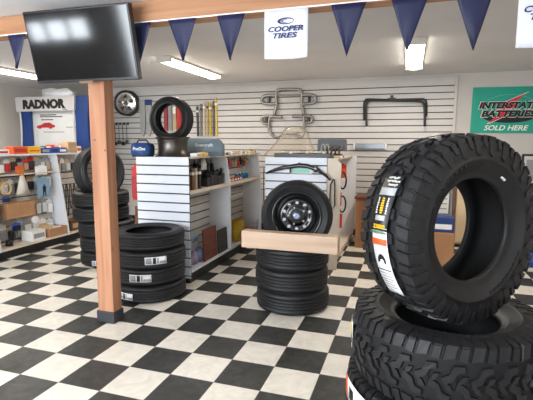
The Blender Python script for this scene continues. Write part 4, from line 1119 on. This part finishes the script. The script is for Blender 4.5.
# alloy wheel cover hung at left
ro = thing('alloy_wheel', 'shiny alloy wheel hung on the slatwall right of the post', 'wheel rim', (-2.96, YW - .10, 2.2))
ro.rotation_euler = upright_rot(.12, -1, .0)
mb = MB(); mb.lathe(barrel(.215, .13, .6), 64, True); mb.build('barrel', DKMET, ro)
mb = MB(); disc_with_holes(mb, .0, .19, .07, 5, .035, .12, rings=18, seg=120, zfun=lambda q: .055 - .25 * abs(q - .06) if q < .15 else .033); mb.build('face', mat('alloy_face', (210, 206, 200), .22, .9), ro)
mb = MB(); mb.cyl((0, 0, .03), (0, 0, .065), .035, .03, 20); mb.build('hub_cap', DKMET, ro)
for q in range(5):
    a = 2 * PI * q / 5 + PI / 5
    mb = MB(); mb.cyl((0, 0, .03), (0, 0, .062), .011, .009, 6); mb.build('lug_nut', BLACKP, ro, loc=(.062 * math.cos(a), .062 * math.sin(a), 0))
# wall hooks with chains
for k in range(4):
    mb = MB(); mb.tube([(0, 0, 0), (0, -.05, .0), (0, -.06, -.02), (0.0, -.055, -.20), (.0, -.055, -.34 + .03 * (k % 2))], .006); mb.box(-.03, .03, -.07, -.045, -.40 + .03 * (k % 2), -.33 + .03 * (k % 2), .006); mb.box(-.02, .02, -.004, 0, -.02, .03)
    tag(mb.build('hanging_fitting', DKMET if k % 2 else BLACKP, loc=(-3.27 + k * .085, YW, 1.83)), 'thin metal fitting hung below the alloy wheel, %s from the left' % ORD[k], 'fitting', 'fittings below the alloy wheel')
# grey sleeves with a blue header
SLV = mat('grey_sleeve', (168, 168, 164), .35, var=.12)
for k in range(2):
    mb = MB(); mb.sm = False
    mb.m(0).prism([(-.045, .10), (-.02, .02), (.0, 0), (.03, .05), (.055, .2), (.06, .62), (-.06, .62)], lambda a, b, q: Vector((a, -.04 + .035 * q, b)))
    mb.m(1).box(-.06, .06, -.044, -.004, .56, .66, .004)
    tag(mb.build('wiper_sleeve', [SLV, BLUE if k else SLV], loc=(-2.68 + k * .13, YW, 1.60)), ('plain grey long sleeve hung left of the small tire', 'grey long sleeve with a blue header hung left of the small tire')[k], 'package')
# red and green sleeves seen through the small tire
for k, (mm, nm) in enumerate(((mat('dull_red', (158, 50, 56), .5), 'dull red'), (GREYP, 'grey'), (TAN, 'tan'), (RED, 'red'), (mat('crimson', (186, 52, 72), .5), 'crimson'))):
    mb = MB(); mb.m(0).prism([(-.035, 0), (.035, 0), (.035, .46), (.012, .48), (.012, .52), (-.012, .52), (-.012, .48), (-.035, .46)], lambda a, b, q: Vector((a, -.035 + .03 * q, b))); mb.m(1).box(-.028, .028, -.038, -.034, .3, .42)
    tag(mb.build('hanging_sleeve', [mm, WPLA if k == 2 else mm], loc=(-2.20 + k * .09, YW, 1.70)), nm + ' narrow sleeve on the slatwall seen through the small tire', 'package', 'sleeves behind the small tire')
# long blades
blades = [((58, 56, 54), .52, 'black'), ((120, 112, 102), .56, 'grey'), ((196, 182, 160), .6, 'cream'), ((176, 150, 110), .6, 'tan'), ((188, 158, 44), .58, 'yellow'), ((90, 84, 74), .6, 'dark grey'), ((196, 170, 80), .66, 'gold')]
for k, (c, L, nm) in enumerate(blades):
    mb = MB(); mb.m(0).box(-.019, .019, -.03, -.004, 0, L, .006); mb.m(1).box(-.021, .021, -.033, -.003, L * .8, L * .86, .003)
    tag(mb.build('wiper_pack', [mat('blade_' + nm.replace(' ', '_'), c, .5, var=.15), (WPLA, BLACKP)[k % 2]], loc=(-1.56 + k * .06, YW, 1.60), rot=(0, (-.02, .01, .0, .015, -.01, .01, -.02)[k], 0)), '%s upright wiper blade pack on the slatwall, %s from the left' % (nm, ORD[k]), 'wiper blade', 'wiper blades on the slatwall')

# ------------------------------------------------------------------ right part of the shop
TEAL = mat('sign_teal', (20, 158, 134), .5, var=.04)
sg = thing('wall_sign', 'teal battery sign with a red lightning bolt on the right of the back wall', 'sign', (3.33, YB, 1.95))
sg.rotation_euler = (0, math.radians(.6), 0)
mb = MB(); mb.box(-.485, .485, -.02, -.001, -.315, .335, .003); mb.build('board', TEAL, sg)
# ellipse: pale outline, dark lower lens
mb = MB(); N = 48
for k in range(N):
    a, b = 2 * PI * k / N, 2 * PI * (k + 1) / N
    mb._f([mb.bm.verts.new((x, -.0215, z)) for x, z in ((.36 * math.cos(a), .03 + .20 * math.sin(a)), (.36 * math.cos(b), .03 + .20 * math.sin(b)), (.352 * math.cos(b), .03 + .192 * math.sin(b)), (.352 * math.cos(a), .03 + .192 * math.sin(a)))])
mb.build('ellipse_outline', mat('sign_pale_line', (90, 180, 156), .5), sg)
mb = MB(); vs = [(.33 * math.cos(PI + PI * k / 20), -.085 + .085 * math.sin(PI + PI * k / 20)) for k in range(21)]
mb.prism(vs, lambda a, b, q: Vector((a, -.0205 - .0012 * q, b))); mb.build('lens', BLACKINK, sg)
SRED = mat('sign_red', (206, 40, 56), .5)
def bolt(sc, y, m, name):
    mb = MB()
    pl = [(.31, .25), (-.02, .10), (.06, .085), (-.10, -.02), (.0, -.02), (-.17, -.17), (-.13, -.165), (.13, -.03), (.05, -.03), (.20, .09), (.13, .095)]
    cx, cz = .07, .04
    mb.prism([(cx + (x - cx) * sc, cz + (z - cz) * sc) for x, z in pl], lambda a, b, q: Vector((a - .09, y - .001 * q, b))); mb.build(name, m, sg)
bolt(1.07, -.0222, WPLA, 'bolt_outline'); bolt(1.0, -.0236, SRED, 'lightning_bolt')
for s, z, w_ in (('INTERSTATE', .078, .77), ('BATTERIES', -.04, .70)):
    text('lettering_outline', s, WPLA, sg, (-.005, -.0262, z), w_ + .022, .112, shear=.25, bold=.05, ext=.0012)
    text('lettering_outline', s, SRED, sg, (-.005, -.0282, z), w_ + .008, .098, shear=.25, bold=.03, ext=.0012)
    text('lettering', s, BLACKINK, sg, (-.005, -.0302, z), w_ + .0, .092, shear=.25, bold=.05, ext=.0012)
text('lettering', 'SOLD HERE', WPLA, sg, (-.02, -.0225, -.24), .57, .075, shear=.25, bold=.02)

# low wooden cabinet behind the right gondola
cb = thing('wooden_cabinet', 'low reddish-brown wooden cabinet against the slatwall beside the cream gondola', 'cabinet', (1.72, 3.78, 0))
CABW = wood('cabinet_wood', (140, 92, 58), (178, 124, 82), 'z', 2.0)
mb = MB(); mb.box(-.40, .40, -.18, .2, 0, .70, .004); mb.build('carcass', CABW, cb)
mb = MB(); mb.box(-.42, .42, -.2, .2, .70, .735, .006); mb.build('top', wood('cabinet_top', (96, 48, 34), (120, 62, 44), 'x', 2.0), cb)
# boxes seen through the upright tire
cbx = carton('cardboard_box', 'brown cardboard box on the floor seen through the hole of the upright tire', 'box', (2.44, 3.12, 0), .27, .28, .41, mat('box_brown', (170, 122, 84), .8, var=.06), None)
bb = carton('product_box', 'blue printed box on the brown cardboard box seen through the upright tire', 'box', (2.44, 3.12, .4125), .24, .24, .18, BLUE, WPLA, stripe=(.2, .55), top=BLUE)
ps = thing('framed_notice', 'white framed notice behind the blue box seen through the upright tire', 'notice', (2.50, YB - .055, .42))
mb = MB(); mb.box(-.10, .12, 0, .028, 0, .40, .004); mb.build('frame', mat('notice_frame', (120, 128, 124), .5), ps)
mb = MB(); mb.box(-.085, .105, -.003, 0, .015, .385); mb.build('sheet', WPLA, ps)
mb = MB()
for k in range(4): mb.box(-.06, .08, -.005, -.003, .08 + k * .075, .095 + k * .075)
mb.build('print', GREYP, ps)
bc = thing('beige_cabinet', 'tall beige cabinet at the back wall seen through the hole of the upright tire', 'cabinet', (3.0, 4.27, 0))
BEI = mat('beige_metal', (206, 178, 142), .5, var=.05)
mb = MB(); mb.box(-.33, .33, -.18, .18, .05, 1.25, .006); mb.build('carcass', BEI, bc)
mb = MB(); mb.box(-.32, .32, -.16, .16, 0, .049); mb.build('plinth', KICK, bc)
for s in (-1, 1):
    mb = MB(); mb.box(s * .16 - .155, s * .16 + .155, -.2, -.181, .08, 1.22, .004); dr = mb.build('door', mat('beige_door', (216, 188, 150), .5, var=.05), bc)
    mb = MB(); mb.box(s * .03 - .006, s * .03 + .006, -.225, -.2, .6, .75, .003); mb.build('handle', DKMET, dr)
mb = MB(); mb.box(-.345, -.331, -.2, .18, 0, 1.25); mb.build('edge_strip', BROWN, bc)
# right edge: framed poster and blue boxes
fp = thing('framed_poster', 'black framed white poster on the back wall right of the upright tire', 'poster', (3.90, YB - .03, .90))
mb = MB(); mb.box(-.36, .4, 0, .028, 0, .44, .004); mb.build('frame', BLACKP, fp)
mb = MB(); mb.box(-.33, .37, -.003, 0, .03, .41); mb.build('sheet', mat('poster_sheet', (206, 204, 204), .4), fp)
mb = MB(); mb.box(-.30, -.16, -.005, -.003, .08, .36); mb.build('print', GREYP, fp)
b1 = carton('product_box', 'blue box on the floor right of the upright tire, lower of two', 'box', (3.58, 3.40, 0), .36, .34, .26, BLUE, BLUEBOX, top=BLUE)
b2_ = carton('product_box', 'blue box right of the upright tire, upper of two with an orange band', 'box', (3.59, 3.40, .262), .34, .32, .24, BLUEBOX, ORANGE, top=BLUE)
carton('product_box', 'brown and red box on top of the two blue boxes at the right edge', 'box', (3.60, 3.42, .5035), .3, .26, .14, BROWN, RED)

# ------------------------------------------------------------------ view
scene.view_settings.view_transform = 'Standard'
scene.view_settings.look = 'None'
scene.view_settings.exposure = 0.0
